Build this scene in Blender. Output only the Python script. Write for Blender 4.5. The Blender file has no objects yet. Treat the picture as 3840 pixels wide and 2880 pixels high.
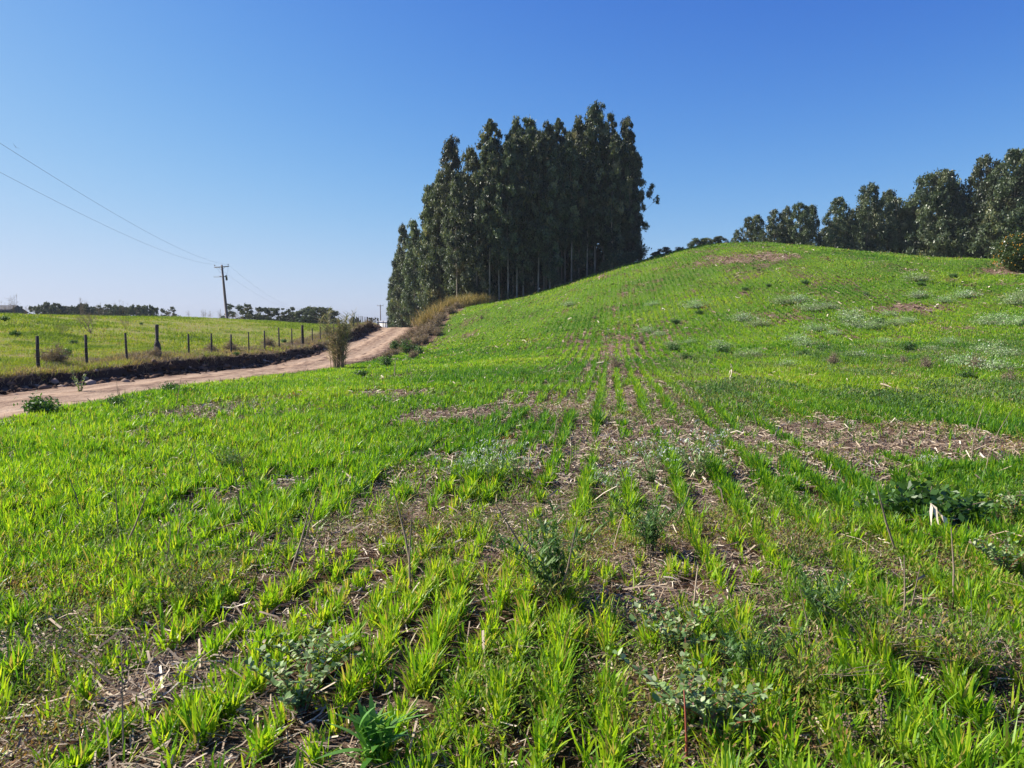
import bpy, math, random
import numpy as np
from mathutils import Vector

sc = bpy.context.scene
R = math.radians
CAMZ = 1.6
FPX, CX, CY, HORIZ = 2900.0, 1920.0, 1440.0, 1200.0
PITCH = math.atan((CY-HORIZ)/FPX)
SUN_AZ, SUN_EL = R(-76), R(37)
EXPO = .95
HAZE = .00016          # azimuth from +Y towards +X

# ------------------------------------------------------------ camera
cd = bpy.data.cameras.new('camera'); cam = bpy.data.objects.new('camera', cd)
sc.collection.objects.link(cam); sc.camera = cam
cd.sensor_width = 36; cd.lens = FPX/3840*36
cd.clip_start = 0.05; cd.clip_end = 6000
cam.location = (0, 0, CAMZ); cam.rotation_euler = (math.pi/2-PITCH, 0, 0)

# ------------------------------------------------------------ light
w = bpy.data.worlds.new('World'); sc.world = w; w.use_nodes = True
nt = w.node_tree; bg = nt.nodes['Background']
sky = nt.nodes.new('ShaderNodeTexSky'); sky.sky_type = 'NISHITA'; sky.sun_disc = False
sky.sun_elevation = SUN_EL; sky.sun_rotation = SUN_AZ
sky.air_density = 1.0; sky.dust_density = 1.2; sky.ozone_density = 5.5; sky.altitude = 1000
def vmath(op, a, b):
    x = nt.nodes.new('ShaderNodeVectorMath'); x.operation = op
    for k, v in enumerate((a, b)):
        if isinstance(v, tuple): x.inputs[k].default_value = v
        else: nt.links.new(v, x.inputs[k])
    return x.outputs[0]
v_ = vmath('MULTIPLY', sky.outputs[0], (.13,)*3)                       # soft shoulder, as a phone camera renders a bright sky
gm = nt.nodes.new('ShaderNodeGamma'); gm.inputs[1].default_value = 2.0; nt.links.new(v_, gm.inputs[0]); v_ = gm.outputs[0]
num = vmath('MULTIPLY', v_, (4.393, 4.841, 9.0)); den = vmath('ADD', vmath('MULTIPLY', v_, (5.396, 5.638, 9.1)), (1, 1, 1))
q_ = vmath('MULTIPLY', vmath('DIVIDE', num, den), (10/2**EXPO,)*3)
nt.links.new(q_, bg.inputs[0]); bg.inputs[1].default_value = 0.10
sd = bpy.data.lights.new('sun', 'SUN'); sun = bpy.data.objects.new('sun', sd); sc.collection.objects.link(sun)
sd.energy = 4.9; sd.angle = R(0.5); sd.color = (1.0, 0.93, 0.82)
sdir = Vector((math.sin(SUN_AZ)*math.cos(SUN_EL), math.cos(SUN_AZ)*math.cos(SUN_EL), math.sin(SUN_EL)))
sun.rotation_euler = sdir.to_track_quat('Z', 'Y').to_euler(); sun.location = (-60, 30, 60)
vs = sc.view_settings; vs.view_transform = 'Standard'; vs.look = 'None'; vs.gamma = 1; vs.exposure = EXPO
sc.cycles.max_bounces = 6; sc.cycles.transparent_max_bounces = 6
sc.cycles.diffuse_bounces = 3; sc.cycles.transmission_bounces = 4

# ------------------------------------------------------------ helpers
rng = np.random.default_rng(7)
random.seed(7)

def tag(o, label=None, cat=None, group=None, kind=None):
    if label: o['label'] = label
    if cat: o['category'] = cat
    if group: o['group'] = group
    if kind: o['kind'] = kind
    return o

def hash2(ix, iy, seed):
    h = (ix.astype(np.int64)*374761393 + iy.astype(np.int64)*668265263 + seed*1442695041) & 0xffffffff
    h = ((h ^ (h >> 13))*1274126177) & 0xffffffff
    h = h ^ (h >> 16)
    return (h & 0xffffff)/float(0xffffff)

def vnoise(x, y, seed=0):
    x = np.asarray(x, float); y = np.asarray(y, float)
    ix = np.floor(x); iy = np.floor(y); fx = x-ix; fy = y-iy
    fx = fx*fx*(3-2*fx); fy = fy*fy*(3-2*fy)
    a = hash2(ix, iy, seed); b = hash2(ix+1, iy, seed); c = hash2(ix, iy+1, seed); d = hash2(ix+1, iy+1, seed)
    return (a*(1-fx)+b*fx)*(1-fy)+(c*(1-fx)+d*fx)*fy

def fbm(x, y, seed=0, oct=3):
    s = 0; a = 1; t = 0
    for i in range(oct):
        s = s+a*vnoise(x*2**i, y*2**i, seed+i*17); t += a; a *= .5
    return s/t

def sstep(a, b, x):
    t = np.clip((x-a)/(b-a), 0, 1); return t*t*(3-2*t)

def P(px, py, D):
    """world point seen at a photo pixel, D metres ahead"""
    u = (px-CX)/FPX; v = (CY-py)/FPX
    yy = math.cos(PITCH)+v*math.sin(PITCH); zz = v*math.cos(PITCH)-math.sin(PITCH)
    t = D/yy
    return (u*t, D, CAMZ+zz*t)

def PX(px, D):
    return P(px, 1200, D)[0]

def mesh_np(name, V, F, mat, attrs=None, smooth=False, parent=None, link=True):
    V = np.asarray(V, np.float32); F = np.asarray(F, np.int32); k = F.shape[1]
    me = bpy.data.meshes.new(name)
    me.vertices.add(len(V)); me.vertices.foreach_set('co', V.ravel())
    me.loops.add(F.size); me.loops.foreach_set('vertex_index', F.ravel())
    me.polygons.add(len(F)); me.polygons.foreach_set('loop_start', np.arange(0, F.size, k, dtype=np.int32))
    if smooth: me.polygons.foreach_set('use_smooth', np.ones(len(F), bool))
    for n, a in (attrs or {}).items():
        at = me.attributes.new(n, 'FLOAT', 'POINT'); at.data.foreach_set('value', np.asarray(a, np.float32))
    me.update(calc_edges=True)
    if mat is not None: me.materials.append(mat)
    if not link: return me
    o = bpy.data.objects.new(name, me); sc.collection.objects.link(o)
    if parent is not None: o.parent = parent
    return o

def obj(name, me, parent=None):
    o = bpy.data.objects.new(name, me); sc.collection.objects.link(o)
    if parent is not None: o.parent = parent
    return o

def empty(name, loc, rz=0, sc_=1.0, rot=None):
    o = bpy.data.objects.new(name, None); sc.collection.objects.link(o)
    o.location = loc; o.rotation_euler = rot if rot else (0, 0, rz)
    o.scale = (sc_,)*3 if not isinstance(sc_, tuple) else sc_
    o.empty_display_size = .2
    return o

def copy_tree(root):
    r = root.copy(); sc.collection.objects.link(r)
    for ch in root.children:
        c = ch.copy(); sc.collection.objects.link(c); c.parent = r
        for g in ch.children:
            d = g.copy(); sc.collection.objects.link(d); d.parent = c
    return r

class MB:
    """collects tubes, boxes and arrays of quads into one mesh"""
    def __init__(s): s.V = []; s.F = []; s.T = []; s.n = 0
    def add(s, V, F, t=0.5):
        V = np.asarray(V, float); F = np.asarray(F, int)
        s.V.append(V); s.F.append(F+s.n); s.n += len(V)
        s.T.append(np.full(len(V), t) if np.isscalar(t) else np.asarray(t, float))
    def tube(s, pts, rad, n=6, t=0.5, cap=True):
        pts = [Vector(p) for p in pts]; V = []; F = []
        if np.isscalar(rad): rad = [rad]*len(pts)
        for i, p in enumerate(pts):
            d = (pts[min(i+1, len(pts)-1)]-pts[max(i-1, 0)]).normalized()
            a = d.cross(Vector((0.13, 0.99, 0.05)) if abs(d.y) < .9 else Vector((1, 0, 0))).normalized(); b = d.cross(a)
            for k in range(n):
                q = 2*math.pi*k/n; V.append(p+(a*math.cos(q)+b*math.sin(q))*rad[i])
        for i in range(len(pts)-1):
            for k in range(n):
                k2 = (k+1) % n; F.append((i*n+k, i*n+k2, (i+1)*n+k2, (i+1)*n+k))
        if cap:
            for i in (0, len(pts)-1):
                V.append(pts[i]); c = len(V)-1
                for k in range(0, n, 2):
                    F.append((c, i*n+k, i*n+(k+1) % n, i*n+(k+2) % n))
        s.add([tuple(v) for v in V], F, t)
    def box(s, c, size, rz=0, t=0.5, tilt=0):
        x, y, z = [q/2 for q in size]
        V = np.array([(a*x, b*y, d*z) for d in (-1, 1) for a, b in ((-1, -1), (1, -1), (1, 1), (-1, 1))])
        if tilt:
            ct, st = math.cos(tilt), math.sin(tilt); V = np.stack([V[:, 0]*ct+V[:, 2]*st, V[:, 1], -V[:, 0]*st+V[:, 2]*ct], 1)
        ca, sa = math.cos(rz), math.sin(rz)
        V = np.stack([V[:, 0]*ca-V[:, 1]*sa, V[:, 0]*sa+V[:, 1]*ca, V[:, 2]], 1)+np.array(c)
        s.add(V, [(3, 2, 1, 0), (4, 5, 6, 7), (0, 1, 5, 4), (1, 2, 6, 5), (2, 3, 7, 6), (3, 0, 4, 7)], t)
    def mesh(s, name, mat, smooth=False):
        return mesh_np(name, np.concatenate(s.V), np.concatenate(s.F), mat, {'tint': np.concatenate(s.T)}, smooth, link=False)
    def build(s, name, mat, parent=None, smooth=False):
        return obj(name, s.mesh(name, mat, smooth), parent)

def blades(B, L, W, az, lean, bend, seg=3, tint=None, prof='blade', twist=None):
    """B (N,3) bases; ribbons rising, leaning along az and bending over. returns V, tris, tint"""
    N = len(B); ts = np.linspace(0, 1, seg+1)
    dx, dy = np.cos(az), np.sin(az)
    if twist is None: twist = rng.uniform(-.9, .9, N)
    wx, wy = -np.sin(az+twist), np.cos(az+twist)
    V = np.zeros((N, 2*seg+1, 3), np.float32)
    for i, t in enumerate(ts):
        hor = L*(lean*t+bend*t*t); ver = L*(t*np.sqrt(np.clip(1-lean*lean, .05, 1))-.55*bend*t*t)
        cx = B[:, 0]+dx*hor; cy = B[:, 1]+dy*hor; cz = B[:, 2]+ver
        if i == seg:
            V[:, 2*seg] = np.stack([cx, cy, cz], 1)
        else:
            if prof == 'blade': pr = .55+.75*t-.25*t*t if t < .6 else 1.0*(1-t)/.4
            elif prof == 'leaf': pr = math.sin(math.pi*min(1, .12+t*.9))**.8
            else: pr = 1.0
            ww = W*.5*pr
            V[:, 2*i] = np.stack([cx-wx*ww, cy-wy*ww, cz], 1); V[:, 2*i+1] = np.stack([cx+wx*ww, cy+wy*ww, cz], 1)
    tr = []
    for i in range(seg-1): tr += [(2*i, 2*i+1, 2*i+3), (2*i, 2*i+3, 2*i+2)]
    tr.append((2*seg-2, 2*seg-1, 2*seg))
    F = (np.array(tr)[None]+(np.arange(N)*(2*seg+1))[:, None, None]).reshape(-1, 3)
    if tint is None: tint = rng.uniform(0, 1, N)
    return V.reshape(-1, 3), F, np.repeat(tint, 2*seg+1)

def cat(parts):
    Vs, Fs, Ts, n = [], [], [], 0
    for V, F, T in parts:
        Vs.append(V); Fs.append(F+n); Ts.append(T); n += len(V)
    return np.concatenate(Vs), np.concatenate(Fs), np.concatenate(Ts)

# ------------------------------------------------------------ materials
def ramp(nt, stops):
    r = nt.nodes.new('ShaderNodeValToRGB'); el = r.color_ramp.elements
    while len(el) < len(stops): el.new(.5)
    for e, (p, c) in zip(el, stops): e.position = p; e.color = (*c, 1)
    return r

def foliage(name, stops, trans=.35, rough=.5, spec=.3, objvar=.0, tboost=(1.3, 1.25, .6)):
    m = bpy.data.materials.new(name); m.use_nodes = True; nt = m.node_tree; n = nt.nodes; l = nt.links
    pb = n['Principled BSDF']; out = n['Material Output']
    a = n.new('ShaderNodeAttribute'); a.attribute_name = 'tint'
    r = ramp(nt, stops); l.new(a.outputs['Fac'], r.inputs[0]); col = r.outputs[0]
    if objvar:
        oi = n.new('ShaderNodeObjectInfo'); mr = n.new('ShaderNodeMapRange'); mr.inputs['To Min'].default_value = 1-objvar; mr.inputs['To Max'].default_value = 1+objvar
        l.new(oi.outputs['Random'], mr.inputs['Value'])
        h = n.new('ShaderNodeHueSaturation'); l.new(col, h.inputs['Color']); l.new(mr.outputs[0], h.inputs['Value'])
        mr2 = n.new('ShaderNodeMapRange'); mr2.inputs['To Min'].default_value = .5-.03*objvar*3; mr2.inputs['To Max'].default_value = .5+.02*objvar*3
        l.new(oi.outputs['Random'], mr2.inputs['Value']); l.new(mr2.outputs[0], h.inputs['Hue'])
        col = h.outputs[0]
    l.new(col, pb.inputs['Base Color']); pb.inputs['Roughness'].default_value = rough; pb.inputs['Specular IOR Level'].default_value = spec
    if trans > 0:
        tb = n.new('ShaderNodeBsdfTranslucent'); mx = n.new('ShaderNodeMixShader'); mx.inputs[0].default_value = trans
        mul = n.new('ShaderNodeMix'); mul.data_type = 'RGBA'; mul.blend_type = 'MULTIPLY'; mul.inputs[0].default_value = 1
        l.new(col, mul.inputs[6]); mul.inputs[7].default_value = (*tboost, 1); l.new(mul.outputs[2], tb.inputs[0])
        l.new(pb.outputs[0], mx.inputs[1]); l.new(tb.outputs[0], mx.inputs[2]); l.new(mx.outputs[0], out.inputs[0])
    return m

def plain(name, c1, c2, scale=8, rough=.9, stretch=(1, 1, 1), bump=.3, spec=.2):
    m = bpy.data.materials.new(name); m.use_nodes = True; nt = m.node_tree; n = nt.nodes; l = nt.links
    pb = n['Principled BSDF']; tc = n.new('ShaderNodeTexCoord'); mp = n.new('ShaderNodeMapping'); mp.inputs['Scale'].default_value = stretch
    no = n.new('ShaderNodeTexNoise'); no.inputs['Scale'].default_value = scale; no.inputs['Detail'].default_value = 6
    l.new(tc.outputs['Object'], mp.inputs[0]); l.new(mp.outputs[0], no.inputs['Vector'])
    r = ramp(nt, [(.3, c1), (.7, c2)]); l.new(no.outputs[0], r.inputs[0]); l.new(r.outputs[0], pb.inputs['Base Color'])
    pb.inputs['Roughness'].default_value = rough; pb.inputs['Specular IOR Level'].default_value = spec
    if bump:
        b = n.new('ShaderNodeBump'); b.inputs['Strength'].default_value = bump; l.new(no.outputs[0], b.inputs['Height']); l.new(b.outputs[0], pb.inputs['Normal'])
    return m

M = {}
M['crop'] = foliage('crop', [(0, (.035, .14, .018)), (.4, (.16, .35, .018)), (.7, (.32, .50, .02)), (.92, (.46, .56, .04)), (1, (.42, .34, .12))], .5, .42, .3)
M['pasture'] = foliage('pasture_grass', [(0, (.10, .18, .02)), (.45, (.22, .31, .025)), (.75, (.32, .35, .05)), (1, (.36, .26, .14))], .4, .6, .2)
M['straw'] = foliage('straw', [(0, (.05, .03, .02)), (.4, (.20, .14, .09)), (.75, (.42, .33, .22)), (1, (.68, .59, .45))], .0, .6, .3)
M['lowweed'] = foliage('lowweed', [(0, (.07, .15, .02)), (.5, (.15, .25, .03)), (.75, (.28, .26, .06)), (1, (.30, .16, .07))], .3, .6, .2)
M['tangle'] = foliage('tangled_weed', [(0, (.05, .12, .03)), (.4, (.11, .20, .05)), (.65, (.20, .26, .12)), (.85, (.26, .20, .11)), (1, (.34, .27, .18))], .3, .6, .2)
M['euc'] = foliage('eucalyptus_leaf', [(0, (.028, .045, .025)), (.5, (.075, .105, .055)), (.85, (.18, .22, .12)), (1, (.28, .27, .15))], .25, .45, .45, objvar=.28)
M['euc_hill'] = foliage('eucalyptus_leaf_hill', [(0, (.035, .055, .026)), (.5, (.075, .105, .05)), (.85, (.14, .17, .085)), (1, (.18, .18, .09))], .22, .42, .5, objvar=.2)
M['far'] = foliage('far_tree_leaf', [(0, (.05, .07, .045)), (.6, (.085, .11, .06)), (1, (.15, .14, .09))], .2, .6, .2, objvar=.2)
M['orange_leaf'] = foliage('citrus_leaf', [(0, (.03, .055, .012)), (.6, (.06, .095, .02)), (1, (.10, .12, .03))], .2, .35, .5)
M['fruit'] = plain('orange_fruit', (.60, .27, .02), (.72, .36, .04), 3, .5, bump=0)
M['bark'] = plain('pale_bark', (.16, .13, .10), (.42, .37, .30), 1.2, .8, (2, 2, .35), .2)
M['twig'] = plain('grey_twig', (.14, .11, .085), (.28, .23, .18), 3, .9)
M['wood'] = plain('weathered_wood', (.035, .03, .027), (.10, .085, .075), 4, .9, (3, 3, .4), .5)
M['darkwood'] = plain('dark_wood', (.02, .017, .016), (.05, .04, .035), 4, .9, (3, 3, .4), .5)
M['polewood'] = plain('pole_wood', (.13, .10, .09), (.24, .19, .17), 3, .85, (3, 3, .3), .3)
M['concrete'] = plain('pale_concrete', (.42, .41, .39), (.55, .54, .51), 3, .8)
M['metal'] = plain('dark_metal', (.05, .05, .06), (.10, .10, .11), 6, .5, bump=0)
M['wire'] = plain('wire_metal', (.22, .23, .25), (.30, .31, .33), 6, .5, bump=0)
M['ceramic'] = plain('ceramic', (.10, .07, .06), (.16, .12, .10), 6, .3, bump=0)
M['silver'] = foliage('silvery_leaf', [(0, (.12, .26, .04)), (.45, (.26, .40, .12)), (.8, (.50, .58, .38)), (1, (.85, .87, .82))], .3, .6, .3, objvar=.15, tboost=(1.1, 1.1, .8))
M['flower'] = foliage('white_flower', [(0, (.55, .57, .55)), (1, (.82, .83, .82))], .3, .6, .2, tboost=(1, 1, 1))
M['dkweed'] = foliage('dark_weed_leaf', [(0, (.035, .09, .02)), (.6, (.075, .17, .03)), (1, (.16, .26, .07))], .3, .45, .4)
M['broad'] = foliage('broad_leaf', [(0, (.07, .2, .03)), (.6, (.12, .3, .045)), (1, (.2, .36, .08))], .35, .45, .4)
M['greyleaf'] = foliage('grey_green_leaf', [(0, (.12, .22, .06)), (.6, (.22, .34, .11)), (.85, (.38, .46, .24)), (1, (.22, .11, .10))], .25, .5, .4)
M['brush'] = foliage('dry_brush', [(0, (.13, .10, .07)), (.5, (.27, .21, .15)), (.88, (.42, .34, .25)), (1, (.16, .21, .06))], .2, .8, .1)
M['gold'] = foliage('golden_grass', [(0, (.15, .17, .05)), (.4, (.32, .27, .09)), (1, (.48, .38, .20))], .35, .7, .2, tboost=(1.1, 1, .8))
M['cane'] = foliage('cane_leaf', [(0, (.09, .13, .05)), (.45, (.20, .22, .10)), (.75, (.42, .35, .22)), (1, (.5, .43, .3))], .3, .6, .2, tboost=(1.1, 1, .8))
M['redstem'] = plain('red_stem', (.22, .06, .04), (.35, .1, .06), 5, .6, bump=0)
M['greenstem'] = plain('green_stem', (.10, .17, .04), (.18, .25, .08), 5, .6, bump=0)
M['stone'] = plain('stone', (.16, .12, .10), (.32, .26, .22), 6, .9)
M['whitewall'] = plain('white_wall', (.68, .68, .66), (.78, .78, .76), 2, .8, bump=0)
M['roofpale'] = plain('pale_roof', (.42, .41, .40), (.52, .51, .5), 2, .6, bump=0)
M['roofdark'] = plain('dark_roof', (.07, .07, .08), (.11, .11, .12), 2, .7, bump=0)
M['glass'] = plain('window_glass', (.04, .05, .06), (.06, .07, .09), 2, .15, bump=0, spec=.6)
M['feather'] = plain('dark_feather', (.03, .03, .035), (.06, .06, .065), 9, .7, bump=0)

# ------------------------------------------------------------ terrain
def roadL(y): return np.interp(y, [-60, 60, 80, 95, 105, 115, 130, 150, 200, 260, 300], [-15.4, -15.4, -15.9, -16.9, -18.0, -19.6, -23, -28, -41, -60, -72])
def roadR(y): return np.interp(y, [-60, 60, 80, 95, 105, 115, 130, 150, 200, 260, 300], [-10.2, -10.2, -11.0, -12.4, -13.8, -15.4, -18.8, -23.6, -36.5, -55.5, -67.5])
def roadZ(y): return np.interp(y, [-60, 0, 15, 23, 35, 45, 56, 64, 72, 80, 88, 95, 102, 110, 120, 140, 200, 300], [-.3, -.42, -.5, -.62, -.9, -1.22, -1.15, -.95, -.6, -.25, .12, .38, .52, .5, .2, -.9, -4, -6])

ctrl = [
 # near field
 (0,-60,.4),(0,-30,.1),(0,0,0),(0,6,0),(0,12,-.02),(0,20,-.1),(0,35,-.35),(0,50,-.1),(0,65,1.2),(1,75,3.0),(2.5,90,4.5),
 (-6,0,0),(-9,15,-.18),(-9,22.6,-.3),(-9,31.5,-.7),(-9,44.6,-1.0),(-9,55,-1.0),(-7,68,-.45),(-6.5,78,1.6),(-5.4,89,2.95),(-4.5,95,3.5),(-5,55,-.75),(-5,30,-.4),
 (6,0,0),(12,-20,.2),(10,20,.05),(20,20,.35),(10,35,.1),(12,50,1.7),(12,65,4.3),(14,76,6.5),(8.7,90,6.5),(15,90,8.3),(21,91,10.0),(22,78,8.4),
 (29.5,92,10.5),(29,78,8.6),(27,60,5.2),(28,45,2.4),(30,35,1.4),(20,30,.5),(35,50,4.3),(37.5,86,9.1),(39,60,6.2),(43.4,75,7.3),(43,66,6.1),(37.6,56,4.8),
 (35,33,2.0),(30,20,1.0),(60,40,3.8),(60,65,6.2),(60,85,6.2),(50,20,2.5),(55,-20,2),(100,60,5.5),
 # behind the hill
 (30,112,10.2),(30,140,7.5),(14,112,8.0),(45,100,8.2),(60,115,7.5),(0,108,4.6),(-6,120,3.2),(2,150,2.5),(-16,150,.6),(-9,100,2.6),(-13,130,1.4),(100,120,6),(60,200,0),(0,220,-4),
 # fence verge and pasture
 (-17,-30,0),(-17,10,-.15),(-17,27,-.1),(-17,36,-.15),(-17,46,-.4),(-17,55,-.4),(-17,62,-.35),(-17,70,0),(-17.3,84,.72),(-19,102,.95),(-21,126,.4),(-27,150,-1.2),
 (-25,35,.3),(-30,45,.9),(-26,60,.7),(-24,80,.9),(-27,98,1.05),(-38,60,1.85),(-45,66,2.05),(-50,75,2.0),(-40,78,1.85),(-38,92,1.8),(-31,100,1.25),(-35,112,1.35),(-50,92,1.9),(-60,85,2.2),(-26,115,.6),
 (-50,40,1.8),(-50,10,1.2),(-90,60,1.6),(-45,130,-.5),(-70,130,-1),(-40,160,-2.6),(-60,200,-4.5),(-30,220,-4.5),(-120,150,-4),
 (-120,260,-6),(0,300,-6),(120,260,-5),(160,100,2),(-160,0,0),(160,-60,2),(0,-120,0),(-160,-120,0),(160,300,-6),(-200,300,-6)]
CT = np.array(ctrl, float)
def _k(r2): return .5*r2*np.log(r2+1e-9)
def _tps_fit():
    X = CT[:, :2]; n = len(X); d2 = ((X[:, None]-X[None])**2).sum(-1)
    A = np.zeros((n+3, n+3)); A[:n, :n] = _k(d2)+np.eye(n)*2.0
    A[:n, n] = 1; A[:n, n+1:] = X; A[n, :n] = 1; A[n+1:, :n] = X.T
    return np.linalg.solve(A, np.concatenate([CT[:, 2], np.zeros(3)]))
TW = _tps_fit()
def tps(x, y):
    x = np.asarray(x, float).ravel(); y = np.asarray(y, float).ravel(); out = np.zeros(len(x)); n = len(CT)
    for s in range(0, len(x), 100000):
        xs, ys = x[s:s+100000], y[s:s+100000]
        o = TW[n]+TW[n+1]*xs+TW[n+2]*ys
        for i in range(n): o = o+TW[i]*_k((xs-CT[i, 0])**2+(ys-CT[i, 1])**2)
        out[s:s+100000] = o
    return out
# a lookup grid for the smooth part keeps later queries cheap
GX = np.arange(-210, 210.1, 1.5); GY = np.arange(-130, 310.1, 1.5)
gx, gy = np.meshgrid(GX, GY); GZ = tps(gx, gy).reshape(gx.shape)
def base_h(x, y):
    x = np.asarray(x, float); y = np.asarray(y, float)
    fx = np.clip((x-GX[0])/1.5, 1, len(GX)-3.001); fy = np.clip((y-GY[0])/1.5, 1, len(GY)-3.001)
    i = fx.astype(int); j = fy.astype(int); u = fx-i; v = fy-j
    def cw(t): return (-.5*t+t*t-.5*t**3, 1-2.5*t*t+1.5*t**3, .5*t+2*t*t-1.5*t**3, -.5*t*t+.5*t**3)
    wu, wv = cw(u), cw(v); z = 0
    for a in range(4):
        for b in range(4): z = z+wv[a]*wu[b]*GZ[j+a-1, i+b-1]
    dist = np.maximum(np.maximum(np.abs(x)-200, y-300), -y-120)
    return z*(1-sstep(0, 120, dist))+(-6)*sstep(0, 120, dist)
def height(x, y):
    x = np.asarray(x, float); y = np.asarray(y, float)
    z = base_h(x, y)
    rough = (fbm(x*.9, y*.9, 3, 3)-.5)*.09+(fbm(x*.25, y*.25, 5, 2)-.5)*.22
    z = z+rough*(1-sstep(60, 140, np.abs(y-30)))
    xl = roadL(y); xr = roadR(y); zr = roadZ(y)
    edge = (fbm(y*.8+11, x*0+3, 21, 3)-.5)*.9+(vnoise(y*3.1, x*0, 9)-.5)*.25
    dL = (xl-edge*.8)-x
    tl = .25*sstep(-.5, .12, dL)+.75*sstep(.1, .36, dL)
    wr = np.interp(y, [50, 66, 78, 92, 120], [1.6, 2.6, 4.2, 5.5, 4])
    tr = sstep(0, 1, (x-xr)/wr)
    t = np.where(x < (xl+xr)/2, tl, tr)
    t = np.where(y > 280, 1, t)
    return zr*(1-t)+z*t
def h1(x, y): return float(height(np.array([x]), np.array([y]))[0])

def G(px, py, d0=2.5, d1=140):
    """where the photo's ray through a pixel meets the ground"""
    D = np.concatenate([np.arange(d0, 20, .05), np.arange(20, d1, .2)])
    p = np.array([P(px, py, 1.0)]); ux = p[0, 0]; uz = p[0, 2]-CAMZ
    z = height(ux*D, D); f = CAMZ+uz*D-z; k = np.where(f < 0)[0]
    i = k[0] if len(k) else len(D)-1
    return (ux*D[i], D[i], float(z[i]))

def axis(segs):
    a = [segs[0][0]]
    for lo, hi, st in segs:
        n = max(1, int(round((hi-lo)/st))); a += list(lo+(hi-lo)*np.arange(1, n+1)/n)
    return np.array(a)
AXX = axis([(-1400, -600, 200), (-600, -200, 50), (-200, -80, 6), (-80, -30, 1.2), (-30, -17.6, .5), (-17.6, -14.6, .1), (-14.6, -9.6, .35), (-9.6, 12, .25), (12, 50, .7), (50, 110, 3), (110, 200, 10), (200, 600, 50), (600, 1400, 200)])
AXY = axis([(-600, -60, 60), (-60, -2, 4), (-2, 12, .2), (12, 40, .3), (40, 110, .5), (110, 160, 2), (160, 320, 8), (320, 700, 50), (700, 1600, 150)])
tx, ty = np.meshgrid(AXX, AXY); tz = height(tx.ravel(), ty.ravel())
def grid_faces(nx, ny):
    i = np.arange(nx-1); j = np.arange(ny-1); ii, jj = np.meshgrid(i, j); a = (jj*nx+ii).ravel()
    return np.stack([a, a+1, a+nx+1, a+nx], 1)

FB = ([-60, 15, 45, 55, 58, 68, 78, 89, 96, 120], [-9.1, -9.2, -9.2, -9.1, -8.6, -7.3, -6.6, -5.6, -4.6, -3])
def fieldL(y): return np.interp(y, *FB)
def back(x): return np.interp(x, [-5, 2.3, 8.2, 14.6, 21, 30, 45, 60], [91, 91.5, 92, 93, 96, 100, 100, 96])
def infield(x, y): return (x > fieldL(y)+(vnoise(y*.7, y*0, 5)-.5)*.8) & (y < back(x))

ROWA = R(7.3); rdx, rdy = math.sin(ROWA), math.cos(ROWA)
def rowcoord(x, y): return x*rdy-y*rdx, x*rdx+y*rdy
PATCH = []   # straw patches: (x, y, rx, ry, strength)
for px, py, rx, ry in ((765, 1540, .9, 1.6), (3290, 1640, 1.9, 1.5), (3410, 1160, 2.2, 2.0), (3780, 1022, 3.2, 1.6), (2650, 1640, .7, 2.0), (2330, 1560, 1.0, 2.6),
                       (2270, 1700, .8, 1.5), (2480, 2280, .35, .4), (1250, 2010, .8, .5), (150, 2480, .5, .35), (2720, 975, 3.5, 3), (2900, 965, 2, 2),
                       (2050, 1530, .8, 1.4), (1500, 1480, 1.2, 1.4), (1700, 1560, 1.0, 1.5), (3650, 1690, 1.5, 1), (2180, 2080, .4, .4), (700, 2560, .35, .3), (2950, 1730, .9, .7)):
    g = G(px, py); PATCH.append((g[0], g[1], rx, ry))
def bare(x, y):
    s, t = rowcoord(x, y)
    kk = np.round(s/.21)
    b = .55*(fbm(s*2.6, t*.6, 31, 3)-.5)+.34*(fbm(x*.35, y*.35, 41, 2)-.5)+.30*(fbm(x*2.3, y*1.9, 43, 2)-.5)*(1-.6*sstep(30, 70, y))-.13
    b = b+(vnoise(kk*7.3, t*.12, 47)-.5)*.34*(1-.5*sstep(20, 60, y))
    ctr = np.exp(-((s-.6)/2.6)**2)*sstep(3.5, 8, y)*(1-sstep(34, 60, y))
    b = b+ctr*(np.where(np.mod(kk, 2) == 0, .42, -.10)+.05)
    b = b+.07*np.exp(-((x-6.5)/3.5)**2-((y-11)/4)**2)
    b = b+.03*(1-sstep(3, 8, y))+.42*(fbm(x*3.1, y*2.7, 57, 2)-.5)*(1-sstep(5, 14, y))
    hill = sstep(40, 70, y); b = b+hill*(.45*(fbm(s*.8, t*.12, 77, 3)-.62))
    for (cx, cy, rx, ry) in PATCH: b = b+.38*np.exp(-(((x-cx)/rx)**2+((y-cy)/ry)**2))
    return b     # > ~.15 is bare

fx_, fy_ = tx.ravel(), ty.ravel()
inf = infield(fx_, fy_).astype(float)
barev = np.clip(bare(fx_, fy_), -1, 1)
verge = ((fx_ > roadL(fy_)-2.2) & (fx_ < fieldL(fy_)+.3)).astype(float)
past = ((fx_ <= roadL(fy_)-1.2)).astype(float)

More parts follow.
